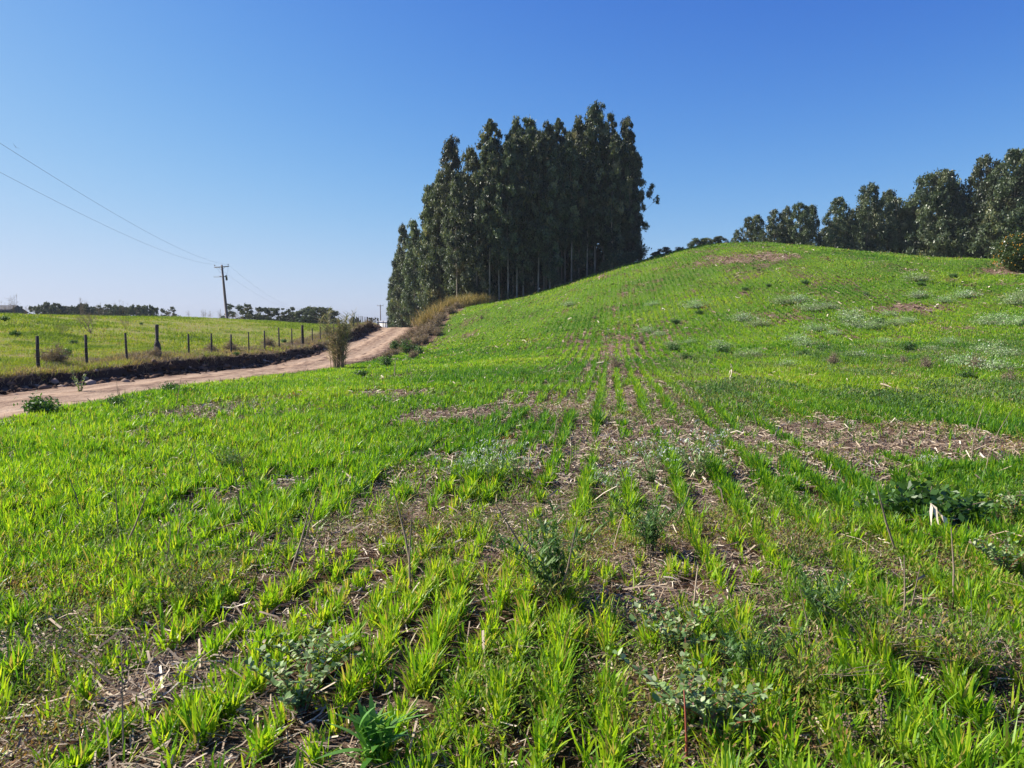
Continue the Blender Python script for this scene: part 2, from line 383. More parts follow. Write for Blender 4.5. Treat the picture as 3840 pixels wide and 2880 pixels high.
def ground_mat():
    m = bpy.data.materials.new('ground'); m.use_nodes = True; nt = m.node_tree; n = nt.nodes; l = nt.links
    pb = n['Principled BSDF']; pb.inputs['Roughness'].default_value = .95; pb.inputs['Specular IOR Level'].default_value = .1
    geo = n.new('ShaderNodeNewGeometry')
    def noise(scale, detail=8, stretch=(1, 1, 1), rough=.6, rz=0):
        mp = n.new('ShaderNodeMapping'); mp.inputs['Scale'].default_value = stretch; mp.inputs['Rotation'].default_value = (0, 0, rz)
        l.new(geo.outputs['Position'], mp.inputs[0])
        t = n.new('ShaderNodeTexNoise'); t.inputs['Scale'].default_value = scale; t.inputs['Detail'].default_value = detail; t.inputs['Roughness'].default_value = rough
        l.new(mp.outputs[0], t.inputs['Vector']); return t.outputs[0]
    def attr(nm):
        a = n.new('ShaderNodeAttribute'); a.attribute_name = nm; return a.outputs['Fac']
    def mixc(f, a, b):
        x = n.new('ShaderNodeMix'); x.data_type = 'RGBA'; l.new(f, x.inputs[0])
        for s, v in ((6, a), (7, b)):
            if isinstance(v, tuple): x.inputs[s].default_value = (*v, 1)
            else: l.new(v, x.inputs[s])
        return x.outputs[2]
    def rng_(v, a, b, lo=0, hi=1):
        x = n.new('ShaderNodeMapRange'); l.new(v, x.inputs[0]); x.inputs[1].default_value = a; x.inputs[2].default_value = b; x.inputs[3].default_value = lo; x.inputs[4].default_value = hi
        return x.outputs[0]
    def math_(op, a, b):
        x = n.new('ShaderNodeMath'); x.operation = op
        for i, v in enumerate((a, b)):
            if isinstance(v, (int, float)): x.inputs[i].default_value = v
            else: l.new(v, x.inputs[i])
        return x.outputs[0]
    fine = noise(26, 8, rough=.7); mid = noise(5, 8); big = noise(.6, 5)
    fib = noise(9, 6, (1, 5, 1), .75, R(25)); fib2 = noise(9, 6, (5, 1, 1), .75, R(-15))
    soil = ramp(nt, [(.3, (.022, .013, .009)), (.55, (.08, .04, .022)), (.75, (.17, .095, .055))]); l.new(fine, soil.inputs[0])
    strawc = ramp(nt, [(.36, (.04, .024, .016)), (.5, (.16, .10, .07)), (.62, (.42, .31, .22))]); l.new(math_('MAXIMUM', fib, fib2), strawc.inputs[0])
    field = mixc(rng_(math_('ADD', mid, math_('MULTIPLY', attr('bare'), .35)), .42, .62), soil.outputs[0], strawc.outputs[0])
    # short green undergrowth where the crop is closed
    green = ramp(nt, [(.3, (.05, .10, .012)), (.7, (.13, .22, .025))]); l.new(fine, green.inputs[0])
    gf = rng_(math_('ADD', math_('MULTIPLY', attr('bare'), -1.6), rng_(mid, .3, .7, -.25, .25)), -.1, .25)
    field = mixc(math_('MULTIPLY', gf, attr('far')), field, green.outputs[0])
    pg = ramp(nt, [(.34, (.10, .15, .025)), (.48, (.18, .22, .03)), (.56, (.26, .23, .09)), (.66, (.32, .25, .14))]); l.new(math_('ADD', math_('MULTIPLY', mid, .6), math_('MULTIPLY', big, .4)), pg.inputs[0])
    vg = ramp(nt, [(.3, (.06, .035, .025)), (.5, (.16, .10, .07)), (.7, (.28, .2, .13))]); l.new(mid, vg.inputs[0])
    c = mixc(attr('infield'), pg.outputs[0], field)
    c = mixc(attr('verge'), c, vg.outputs[0])
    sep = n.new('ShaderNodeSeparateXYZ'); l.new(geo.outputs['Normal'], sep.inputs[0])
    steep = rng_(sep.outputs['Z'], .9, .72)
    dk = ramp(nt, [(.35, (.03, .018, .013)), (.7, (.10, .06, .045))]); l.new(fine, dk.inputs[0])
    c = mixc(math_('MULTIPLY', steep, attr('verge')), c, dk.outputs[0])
    l.new(c, pb.inputs['Base Color'])
    b = n.new('ShaderNodeBump'); b.inputs['Strength'].default_value = .8; b.inputs['Distance'].default_value = .05
    l.new(math_('ADD', fine, math_('MULTIPLY', mid, 1.5)), b.inputs['Height']); l.new(b.outputs[0], pb.inputs['Normal'])
    return m
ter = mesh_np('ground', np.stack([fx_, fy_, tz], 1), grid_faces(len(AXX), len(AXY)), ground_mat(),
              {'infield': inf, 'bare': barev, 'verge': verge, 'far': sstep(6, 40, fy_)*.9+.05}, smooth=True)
tag(ter, kind='structure')

# road sheet
ry = axis([(-60, 0, 2), (0, 120, .4), (120, 270, 3)]); ru = np.linspace(0, 1, 27)
RU, RY = np.meshgrid(ru, ry)
XL = roadL(RY)+.15+(fbm(RY*.9, RY*0, 61, 3)-.5)*.8; XRR = roadR(RY)+.25+(fbm(RY*.8, RY*0+4, 67, 3)-.5)*1.0
RX = XL+(XRR-XL)*RU
cross = -.055*np.exp(-((RU-.27)/.075)**2)-.055*np.exp(-((RU-.68)/.075)**2)+.03*np.exp(-((RU-.47)/.1)**2)
rz = height(RX.ravel(), RY.ravel()).reshape(RX.shape)
rz = roadZ(RY)+.06+cross+(fbm(RX*2.2, RY*1.0, 71, 3)-.5)*.06
edge = np.minimum(RU, 1-RU); rz = rz-.16*(1-sstep(0, .09, edge))
def road_mat():
    m = bpy.data.materials.new('dirt_road'); m.use_nodes = True; nt = m.node_tree; n = nt.nodes; l = nt.links
    pb = n['Principled BSDF']; pb.inputs['Roughness'].default_value = .95; pb.inputs['Specular IOR Level'].default_value = .1
    geo = n.new('ShaderNodeNewGeometry'); mp = n.new('ShaderNodeMapping'); mp.inputs['Scale'].default_value = (1, .22, 1); l.new(geo.outputs['Position'], mp.inputs[0])
    t = n.new('ShaderNodeTexNoise'); t.inputs['Scale'].default_value = 3.2; t.inputs['Detail'].default_value = 9; t.inputs['Roughness'].default_value = .68; l.new(mp.outputs[0], t.inputs['Vector'])
    t2 = n.new('ShaderNodeTexNoise'); t2.inputs['Scale'].default_value = 14; t2.inputs['Detail'].default_value = 6; l.new(geo.outputs['Position'], t2.inputs['Vector'])
    a = n.new('ShaderNodeAttribute'); a.attribute_name = 'track'
    ad = n.new('ShaderNodeMath'); ad.operation = 'MULTIPLY_ADD'; l.new(a.outputs['Fac'], ad.inputs[0]); ad.inputs[1].default_value = .2; l.new(t.outputs[0], ad.inputs[2])
    r = ramp(nt, [(.38, (.10, .06, .04)), (.5, (.22, .145, .10)), (.62, (.36, .25, .17)), (.85, (.46, .34, .24))]); l.new(ad.outputs[0], r.inputs[0])
    l.new(r.outputs[0], pb.inputs['Base Color'])
    b = n.new('ShaderNodeBump'); b.inputs['Strength'].default_value = .6; b.inputs['Distance'].default_value = .05
    s = n.new('ShaderNodeMath'); s.operation = 'ADD'; l.new(t.outputs[0], s.inputs[0]); l.new(t2.outputs[0], s.inputs[1]); l.new(s.outputs[0], b.inputs['Height']); l.new(b.outputs[0], pb.inputs['Normal'])
    return m
track = np.exp(-((RU-.27)/.11)**2)+np.exp(-((RU-.68)/.13)**2)
rd = mesh_np('road', np.stack([RX.ravel(), RY.ravel(), rz.ravel()], 1), grid_faces(len(ru), len(ry)), road_mat(), {'track': track.ravel()}, smooth=True)
tag(rd, kind='structure')

# ------------------------------------------------------------ ground cover (nobody could count it)
def inview(x, y, m=1.18): return (np.abs(x) < .662*m*y+1.0)

def scatter(n, y0, y1, x0=None, x1=None, power=1.0):
    y = y0+(y1-y0)*rng.uniform(0, 1, n)**power
    if x0 is None: x = rng.uniform(-1, 1, n)*(.70*y+1.0)
    else: x = rng.uniform(x0, x1, n)
    return x, y

def crop_band(nplants, y0, y1, nb, L, W, seg, rowjit, power=1.0, spread=.02, tuftd=0):
    x, y = scatter(nplants, y0, y1, power=power)
    s, t = rowcoord(x, y)
    RS = np.where(y > 30, .38, .21)
    if tuftd:
        kt = np.floor(t/tuftd); ks = np.round(s/RS); t = (kt+.5+(hash2(kt, ks, 88)-.5)*.9)*tuftd+rng.normal(0, .012, len(t))
    k = np.round(s/RS); rowoff = (hash2(k, k*0, 91)-.5)*.05
    wob = (vnoise(t*.35, k*3.7, 93)-.5)*.10+(vnoise(t*1.6, k*5.1, 94)-.5)*.05
    dist = np.abs(s-k*RS)
    kq = np.round(t*40); s2 = k*RS+rowoff+wob+rng.normal(0, .35*rowjit, len(s))+(hash2(k, np.floor(t/max(tuftd, .1)), 89)-.5)*2.2*rowjit
    stray = rng.uniform(0, 1, len(s)) < .14; s2 = np.where(stray, s, s2)
    x = s2*rdy+t*rdx; y = -s2*rdx+t*rdy
    ok = infield(x, y) & (y > y0*.98)
    b = bare(x, y)+(hash2(k, np.floor(t*(1/max(tuftd, .15))+k*.37), 95)-.5)*.30
    p = 1-sstep(-.12, .20, b)
    p = p*.93+.03
    ok &= rng.uniform(0, 1, len(x)) < p
    x, y, b, k = x[ok], y[ok], b[ok], k[ok]
    n = len(x)
    z = height(x, y)
    vig = .62+.5*vnoise(x*.8, y*.8, 99)+.75*(vnoise(x*9, y*9, 98)-.42)-.25*np.clip(b, -.2, .4)
    hue = fbm(x*.22, y*.22, 103, 2)
    B = np.repeat(np.stack([x, y, z-.01], 1), nb, 0)+np.concatenate([rng.normal(0, spread, (n*nb, 2)), np.zeros((n*nb, 1))], 1)
    m = n*nb
    az = rng.uniform(0, 2*math.pi, m)
    vg_ = np.repeat(vig, nb); hu = np.repeat(hue, nb)
    LL = L*vg_*rng.uniform(.55, 1.15, m); WW = W*rng.uniform(.7, 1.2, m)
    lean = np.abs(rng.normal(.2, .18, m)).clip(0, .85); bend = np.abs(rng.normal(.12, .25, m)).clip(0, 1.2)
    tint = np.clip(rng.normal(.38, .26, m)+(hu-.5)*.9+(rng.uniform(0, 1, m) > .975)*.5, 0, 1)
    return blades(B, LL, WW, az, lean, bend, seg, tint)

def stuff(name, parts, mat):
    V, F, T = cat(parts)
    o = mesh_np(name, V, F, M[mat], {'tint': T}); tag(o, kind='stuff'); return o

crop = stuff('crop_grass', [
    crop_band(12500, 2.1, 6.5, 7, .175, .0125, 4, .026, spread=.012, tuftd=.07),
    crop_band(50000, 6.5, 14, 6, .175, .0135, 3, .028, spread=.014, tuftd=.075),
    crop_band(115000, 14, 30, 4, .16, .017, 2, .028),
    crop_band(230000, 30, 60, 2, .16, .034, 2, .045, spread=.03),
    crop_band(420000, 60, 101, 1, .17, .065, 1, .06, spread=.03)], 'crop')
tag(crop, 'bright green rows of young cereal crop covering the field and the hill', 'crop grass')

def straw_part(n, y0, y1, L, W, power=1.0, lift=.02):
    x, y = scatter(n, y0, y1, power=power)
    b = bare(x, y)
    ok = infield(x, y) & (rng.uniform(0, 1, len(x)) < np.clip(.32+1.6*b, .12, 1)); x, y = x[ok], y[ok]; m = len(x)
    z = height(x, y)+rng.uniform(.002, lift, m)
    az = rng.uniform(0, 2*math.pi, m); LL = L*rng.uniform(.3, 1.5, m); WW = W*rng.uniform(.5, 1.8, m)
    tilt = rng.normal(0, .22, m); bendz = rng.normal(0, .1, m); tw = rng.uniform(-.8, .8, m)
    d = np.stack([np.cos(az)*np.cos(tilt), np.sin(az)*np.cos(tilt), np.sin(tilt)], 1)
    sd_ = np.stack([-np.sin(az)*np.cos(tw), np.cos(az)*np.cos(tw), np.sin(tw)], 1)
    c = np.stack([x, y, z+.3*LL*np.abs(np.sin(tilt))], 1)
    V = np.zeros((m, 6, 3))
    up = np.array([0, 0, 1.])
    for i, f in enumerate((-.5, 0, .5)):
        p = c+d*(LL*f)[:, None]+up*(bendz*LL*(f == 0))[:, None]
        V[:, 2*i] = p-sd_*(WW/2)[:, None]; V[:, 2*i+1] = p+sd_*(WW/2)[:, None]
    tr = np.array([(0, 1, 3), (0, 3, 2), (2, 3, 5), (2, 5, 4)])
    F = (tr[None]+(np.arange(m)*6)[:, None, None]).reshape(-1, 3)
    return V.reshape(-1, 3), F, np.repeat(np.clip(rng.normal(.5, .25, m), 0, 1), 6)
straw = stuff('straw_litter', [
    straw_part(95000, 2.1, 7, .075, .0042, lift=.045), straw_part(6000, 2.1, 9, .22, .007, lift=.06), straw_part(500, 2.1, 12, .2, .011, lift=.03),
    straw_part(90000, 7, 18, .13, .009, lift=.06), straw_part(40000, 18, 45, .22, .022, lift=.05), straw_part(60000, 45, 100, .35, .05, lift=.06)], 'straw')
tag(straw, 'dry tan straw and stalk litter lying between the crop rows', 'straw litter')

def lowweed_part(n, y0, y1, L, W, thr=.5, hmax=.11, power=1.0):
    x, y = scatter(n, y0, y1, power=power)
    f = fbm(x*.9+5, y*.9, 131, 3)+.03*sstep(0, 6, x)
    ok = infield(x, y) & (f > thr) & (rng.uniform(0, 1, n) < sstep(thr, thr+.18, f)+.1); x, y, f = x[ok], y[ok], f[ok]; m = len(x)
    B = np.stack([x, y, height(x, y)+rng.uniform(0, 1, m)**1.3*hmax*(.3+1.4*vnoise(x*2.5, y*2.5, 139))], 1)
    t = np.clip(rng.normal(.35, .2, m)+(vnoise(x*1.1, y*1.1, 137)-.4)*.9, 0, 1)
    return blades(B, L*rng.uniform(.4, 1.4, m), W*rng.uniform(.6, 1.4, m), rng.uniform(0, 6.28, m), rng.uniform(.1, .95, m), rng.uniform(0, .4, m), 2, t, 'leaf')
lw = stuff('low_weeds', [lowweed_part(210000, 2.1, 7, .022, .008, .44), lowweed_part(110000, 7, 16, .036, .013, .5), lowweed_part(80000, 16, 45, .07, .03, .53, .12), lowweed_part(60000, 45, 95, .14, .08, .52, .14)], 'lowweed')
tag(lw, 'patchy brownish green low weeds creeping between the crop rows', 'weeds')

def tangle_part(n):
    y = rng.uniform(11, 40, n); x = rng.uniform(.12, .75, n)*y
    f = fbm(x*.7, y*.45, 211, 3); w_ = sstep(11, 15, y)*(1-sstep(30, 40, y))*sstep(.12, .3, x/y)
    ok = infield(x, y) & (rng.uniform(0, 1, n) < w_*sstep(.42, .62, f)); x, y, f = x[ok], y[ok], f[ok]; m = len(x)
    B = np.stack([x, y, height(x, y)+rng.uniform(0, 1, m)**1.2*.55*(f-.3)], 1)
    t = np.clip(rng.normal(.3, .25, m)+(vnoise(x*.9, y*.6, 213)-.4)*1.1, 0, 1)
    return blades(B, rng.uniform(.03, .09, m), rng.uniform(.012, .028, m), rng.uniform(0, 6.28, m), rng.uniform(.1, .95, m), rng.uniform(0, .4, m), 2, t, 'leaf')
tw_ = stuff('tangled_weeds', [tangle_part(170000)], 'tangle')
tag(tw_, 'tangled grey green and brown weeds across the right middle field', 'weeds')

def pasture_part(n, y0, y1, L, W, x0f, hv=1.0):
    y = rng.uniform(y0, y1, n); x = rng.uniform(-.74*y-2, x0f, n)
    g = .6*fbm(x*.22, y*.22, 151, 3)+.4*fbm(x*1.1, y*.8, 153, 2)
    ok = (x < roadL(y)-.45) & (rng.uniform(0, 1, n) < .12+2.4*(g-.33)); x, y, g = x[ok], y[ok], g[ok]; m = len(x)
    B = np.stack([x, y, height(x, y)-.01], 1)
    nearf = np.exp(-(np.clip(roadL(y)-1-x, 0, 9)/2.2)**2)
    t = np.clip(rng.normal(.42, .2, m)-(g-.5)*2.2+nearf*.45, 0, 1)
    return blades(B, L*rng.uniform(.4, 1.3, m)*(.6+g)*(1+nearf*.3), W*rng.uniform(.6, 1.3, m), rng.uniform(0, 6.28, m), np.abs(rng.normal(.3, .25, m)).clip(0, .95), rng.uniform(0, .6, m), 2, t)
pg = stuff('pasture_grass', [pasture_part(200000, 24, 50, .16, .02, -15, 1), pasture_part(240000, 45, 122, .19, .045, -15, 1)], 'pasture')
tag(pg, 'short yellow green grass on the pasture behind the fence', 'pasture grass')

def verge_part():
    n = 26000; y = rng.uniform(14, 100, n); x = rng.uniform(-20, -4, n)
    ok = (x > roadR(y)+.15) & (x < fieldL(y)+.7); x, y = x[ok], y[ok]; m = len(x)
    B = np.stack([x, y, height(x, y)-.01], 1)
    return blades(B, rng.uniform(.05, .30, m), rng.uniform(.012, .03, m), rng.uniform(0, 6.28, m), rng.uniform(.1, .9, m), rng.uniform(0, .6, m), 2, np.clip(rng.normal(.5, .3, m), 0, 1))
def bankgrass_part():
    n = 60000; y = rng.uniform(20, 104, n); x = roadL(y)-rng.uniform(.2, 2.6, n)
    g = fbm(x*.8, y*.5, 171, 2); ok = rng.uniform(0, 1, n) < .25+g*.9; x, y, g = x[ok], y[ok], g[ok]; m = len(x)
    B = np.stack([x, y, height(x, y)-.01], 1)
    return blades(B, rng.uniform(.08, .32, m)*(.6+g), rng.uniform(.012, .03, m), rng.uniform(0, 6.28, m), rng.uniform(.1, .9, m), rng.uniform(0, .6, m), 2, np.clip(rng.normal(.45, .3, m)+(g-.5)*.6, 0, 1))
vg = stuff('verge_dry_grass', [verge_part(), bankgrass_part()], 'brush')
tag(vg, 'dry brown weeds and grass on the verges along the dirt road', 'dry grass')

# clods and stones on the cut bank
clod = MB()
ico = [(0, 0, 1)]+[(math.cos(a)*.89, math.sin(a)*.89, .45) for a in np.arange(5)*2*math.pi/5]+[(math.cos(a+.63)*.89, math.sin(a+.63)*.89, -.45) for a in np.arange(5)*2*math.pi/5]+[(0, 0, -1)]
icf = [(0, 1+i, 1+(i+1) % 5) for i in range(5)]+[(1+i, 6+i, 1+(i+1) % 5) for i in range(5)]+[(1+(i+1) % 5, 6+i, 6+(i+1) % 5) for i in range(5)]+[(11, 6+(i+1) % 5, 6+i) for i in range(5)]
IV = np.array(ico)
for i in range(1900):
    y = random.uniform(16, 104); x = float(roadL(y))+random.gauss(.15, .28); r = abs(random.gauss(.05, .05))+.025
    V = IV*r*np.array([random.uniform(.7, 1.6), random.uniform(.7, 1.6), random.uniform(.5, 1)])*rng.uniform(.7, 1.25, (12, 1))+np.array([x, y, h1(x, y)+r*.2])
    clod.add(V, icf, random.random())
for i in range(900):
    y = random.uniform(14, 80); x = float(roadR(y))+random.gauss(.35, .35); r = abs(random.gauss(.03, .03))+.015
    clod.add(IV*r*np.array([1.2, 1, .6])*rng.uniform(.7, 1.25, (12, 1))+np.array([x, y, h1(x, y)+r*.2]), icf, random.random())
M['clod'] = foliage('soil_clod', [(0, (.03, .018, .013)), (.6, (.10, .06, .04)), (.95, (.2, .13, .09)), (1, (.34, .27, .22))], 0, .95, .1)
cl = clod.build('soil_clods', M['clod']); tag(cl, 'dark crumbled soil clods along the cut bank beside the road', 'soil clods', kind='stuff')
st = MB(); st.add(IV*np.array([.26, .3, .17])*rng.uniform(.8, 1.15, (12, 1)), icf, .5)
sm = st.mesh('stone', M['stone'], True)
for (px, py), lb in (((318, 1422), 'largest grey stone at the foot of the black bank left'), ((362, 1418), 'smaller grey stone right of the largest one below the bank')):
    g = G(px, py); o = obj('stone', sm); o.location = (g[0], g[1], g[2]); s = .6 if px == 318 else .4; o.scale = (s,)*3; o.rotation_euler = (0, 0, px)
    tag(o, lb, 'stone', 'stones at the foot of the bank')

# ------------------------------------------------------------ trees
def leaf_quads(C, L, W, hang=.8):
    m = len(C); d = rng.normal(0, 1, (m, 3)); d[:, 2] -= hang*2.2; d /= np.linalg.norm(d, axis=1)[:, None]
    s = np.cross(d, rng.normal(0, 1, (m, 3))); s /= np.linalg.norm(s, axis=1)[:, None]+1e-6
    L = L*rng.uniform(.6, 1.3, m)[:, None]; W = W*rng.uniform(.7, 1.3, m)[:, None]
    V = np.stack([C-d*L*.5, C+s*W*.5, C+d*L*.5, C-s*W*.5], 1)
    return V.reshape(-1, 3), (np.arange(4)[None]+(np.arange(m)*4)[:, None])

def tree_meshes(seed, H, b, wid, nc, cr, leaf=(.42, .13), per=200, prof=None, r0=None, hang=.8, leafmat='euc', barkmat='bark', lean=.02, flat=1.25, side=None, sub=6, limbs=True, multi=1):
    st_ = rng.bit_generator.state; rs = random.Random(seed)
    globals()['rng'] = np.random.default_rng(seed)
    prof = prof or (lambda t: min(1, .45+t*2.2)*(1-t)**.55)
    r0 = r0 or H*.0058
    tr = MB(); az0 = rs.uniform(0, 6.28)
    def trunk_at(z):
        t = z/H; return Vector((math.cos(az0)*lean*H*t*t+math.sin(t*5+seed)*.012*H*t, math.sin(az0)*lean*H*t*t+math.cos(t*4+seed)*.012*H*t, z))
    zs = [-.5, 0, .3, H*.08, H*.2, H*.35, H*.5, H*.65, H*.8, H*.95]
    tr.tube([trunk_at(max(z, -.5)) for z in zs], [r0*1.35, r0*1.25, r0*1.05, r0*.95, r0*.85, r0*.72, r0*.58, r0*.42, r0*.25, r0*.06], 7, rs.random())
    C = []; T = []
    for i in range(nc):
        t = ((i+rs.random())/nc)**.9; z = H*(b+(1-b)*t*.99); a = i*2.4+rs.uniform(-.7, .7)
        rr = wid*prof(t)*rs.uniform(.35, 1.05)
        if side and side(t, a): rr *= side(t, a)
        tp = trunk_at(z)
        c = Vector((tp.x+math.cos(a)*rr, tp.y+math.sin(a)*rr, z+rs.uniform(-.3, .5)))
        if c.z > H-.1: c.z = H-.1-rs.random()*.6
        if limbs and rr > .35:
            z0 = max(.12*H, c.z-rr*rs.uniform(.5, 1.1)); q = trunk_at(z0)
            mid = (q+c)/2+Vector((0, 0, -rr*.08)); lr = max(.018, r0*.22*min(1, rr/wid+.2))
            tr.tube([q, mid, c], [lr, lr*.7, lr*.35], 4, rs.random(), cap=False)
        r = cr*rs.uniform(.65, 1.25)*(1-.35*t)
        sc_ = rng.normal(0, 1, (sub, 3)); sc_ /= np.linalg.norm(sc_, axis=1)[:, None]; sc_ *= rng.uniform(.2, .85, (sub, 1))*np.array([r, r, r*flat])
        n = int(per*(r/cr)**1.5/sub)+4
        tc = rs.gauss(.45, .24)
        for s_ in sc_:
            p = rng.normal(0, .21*r, (n, 3))*np.array([1, 1, flat*1.15])+s_+np.array(c); C.append(p); T.append(np.clip(rng.normal(tc, .14, n), 0, 1))
    C = np.concatenate(C); T = np.concatenate(T)
    V, F = leaf_quads(C, leaf[0], leaf[1], hang)
    crown = mesh_np('crown', V, F, M[leafmat], {'tint': np.repeat(T, 4)}, link=False)
    trunk = tr.mesh('trunk', M[barkmat], True)
    globals()['rng'].bit_generator.state = st_ if False else globals()['rng'].bit_generator.state
    return trunk, crown, H

def plant_tree(kind, var, x, y, top, label, cat_='tree', group=None, rz=None, wscale=1.0, zoff=0):
    tm, cm, H = var; z = h1(x, y)+zoff; s = max(.05, (top-z)/H)
    w_ = s*wscale
    e = empty(kind, (x, y, z), random.uniform(0, 6.28) if rz is None else rz, (w_, w_, s))
    obj('trunk', tm, e); obj('crown', cm, e)
    tag(e, label, cat_, group); return e

bulge = lambda t, a: 1.0
GV = [tree_meshes(11+i, 24, .26+.06*(i % 3), 3.5, 96, .86, leaf=(.46, .14), per=210) for i in range(4)]
GL = [tree_meshes(31+i, 22, .03, 3.4, 100, 1.05, leaf=(.46, .15), per=240) for i in range(3)]
GI = [tree_meshes(51+i, 24, .10, 3.2, 60, 1.1, leaf=(.5, .18), per=220) for i in range(2)]
GR = tree_meshes(71, 23, .08, 3.6, 100, .85, per=230, side=lambda t, a: (1.55 if (.35 < t < .5 or .62 < t < .78) else .75))
grp = 'eucalyptus trees of the grove on the hill flank'
def top_at(px, py, D): return P(px, py, D)[2]
# (px, top py, distance, variant, label)
front = [
 (2230, 393, 93, GV[0], 'tallest eucalyptus, its pointed crown the highest point of the grove', 1.15),
 (2354, 440, 92, GR, 'eucalyptus at the right edge of the grove with tufts jutting over the hill', 1.0),
 (2294, 431, 97, GV[1], 'slender eucalyptus between the tallest one and the right edge of the grove', .8),
 (2154, 451, 92, GV[2], 'eucalyptus immediately left of the tallest one in the grove', 1.0),
 (2094, 456, 96, GV[3], 'eucalyptus with a rounded top, second to the left of the tallest', 1.0),
 (2048, 470, 91, GV[0], 'eucalyptus slightly lower than its neighbours in the grove middle', .9),
 (1997, 446, 93, GV[1], 'eucalyptus with a pointed top in the middle of the grove', 1.1),
 (1924, 454, 94, GV[2], 'narrow eucalyptus standing up as a spire left of the grove middle', .85),
 (1846, 461, 95, GV[3], 'broad eucalyptus forming the left shoulder of the grove', 1.2),
 (1775, 560, 93, GL[0], 'eucalyptus stepping down left of the broad shoulder tree', 1.0),
 (1699, 522, 98, GV[0], 'thin airy eucalyptus rising alone near the left end of the grove', 1.0),
 (1650, 650, 100, GL[1], 'leafy eucalyptus below and left of the thin airy one', 1.0),
 (1613, 700, 104, GL[2], 'eucalyptus on the left face of the tall part of the grove', .9),
 (1552, 831, 128, GL[0], 'rounded eucalyptus on the lower left step of the grove', 1.0),
 (1516, 850, 140, GL[1], 'dense dark eucalyptus nearing the road at the grove left', 1.0),
 (1493, 940, 150, GL[2], 'lower dense eucalyptus beside the road crest', 1.0),
 (1475, 1040, 158, GL[0], 'lowest leafy eucalyptus where the grove meets the road', 1.0),
]
for px, py, D, var, lb, ws in front:
    if px > 1640: D += 3
    plant_tree('eucalyptus_tree', var, PX(px, D), D, top_at(px, py, D), lb, 'tree', grp, wscale=ws)
SIL = ([1480, 1500, 1552, 1600, 1615, 1650, 1699, 1740, 1775, 1846, 1880, 1924, 1997, 2094, 2160, 2230, 2294, 2354, 2400, 2440], [960, 890, 840, 790, 690, 640, 545, 600, 570, 475, 500, 465, 455, 465, 460, 410, 440, 445, 560, 700])
ORD = 'first second third fourth fifth sixth seventh eighth ninth tenth eleventh twelfth thirteenth fourteenth fifteenth sixteenth seventeenth eighteenth nineteenth twentieth twenty-first twenty-second twenty-third twenty-fourth twenty-fifth twenty-sixth twenty-seventh'.split()
# trunks of the front row that show at the field edge
for i, px in enumerate([1715, 1790, 1835, 1872, 1905, 1938, 1962, 1992, 2018, 2040, 2062, 2090, 2118, 2142, 2170, 2200, 2228, 2262, 2290, 2322]):
    D = float(back(PX(px, 90)))+random.uniform(.8, 3.0); py = np.interp(px, *SIL)+random.uniform(40, 170)
    var = (GI[0] if i % 4 == 2 else GV[i % 4]) if px > 1860 else GL[i % 3] if i % 2 else GV[i % 4]
    lb = 'front row eucalyptus, %s pale trunk counted from the golden grass' % ORD[i]
    if px == 1715: lb = 'leftmost front row eucalyptus, pale trunk rising out of the golden grass'
    if px == 1835: lb = 'front row eucalyptus with the brightest pale trunk right of the golden grass'
    if px == 2322: lb = 'rightmost front row eucalyptus against the upper field edge'
    plant_tree('eucalyptus_tree', var, PX(px, D), D, top_at(px, py, D), lb, 'tree', grp)
for i in range(78):
    u = random.random(); px = 1640+u*740; D = random.uniform(97, 134)
    if px > 2250: D = random.uniform(97, 108)
    py = np.interp(px, *SIL)+random.uniform(30, 190)
    plant_tree('eucalyptus_tree', random.choice(GI+GI+GV), PX(px, D), D, top_at(px, py, D), 'eucalyptus standing deep inside the dense grove among other trunks', 'tree', grp, wscale=random.uniform(.8, 1.1))
for i in range(20):
    px = random.uniform(1490, 1650); D = np.interp(px, [1490, 1650], [160, 104])+random.uniform(-2, 26)
    py = np.interp(px, *SIL)+random.uniform(25, 200)
    x = PX(px, D)
    if x < float(roadR(D))+1.5: continue
    plant_tree('eucalyptus_tree', random.choice(GL), x, D, top_at(px, py, D), 'leafy eucalyptus on the left flank of the grove along the road', 'tree', grp)
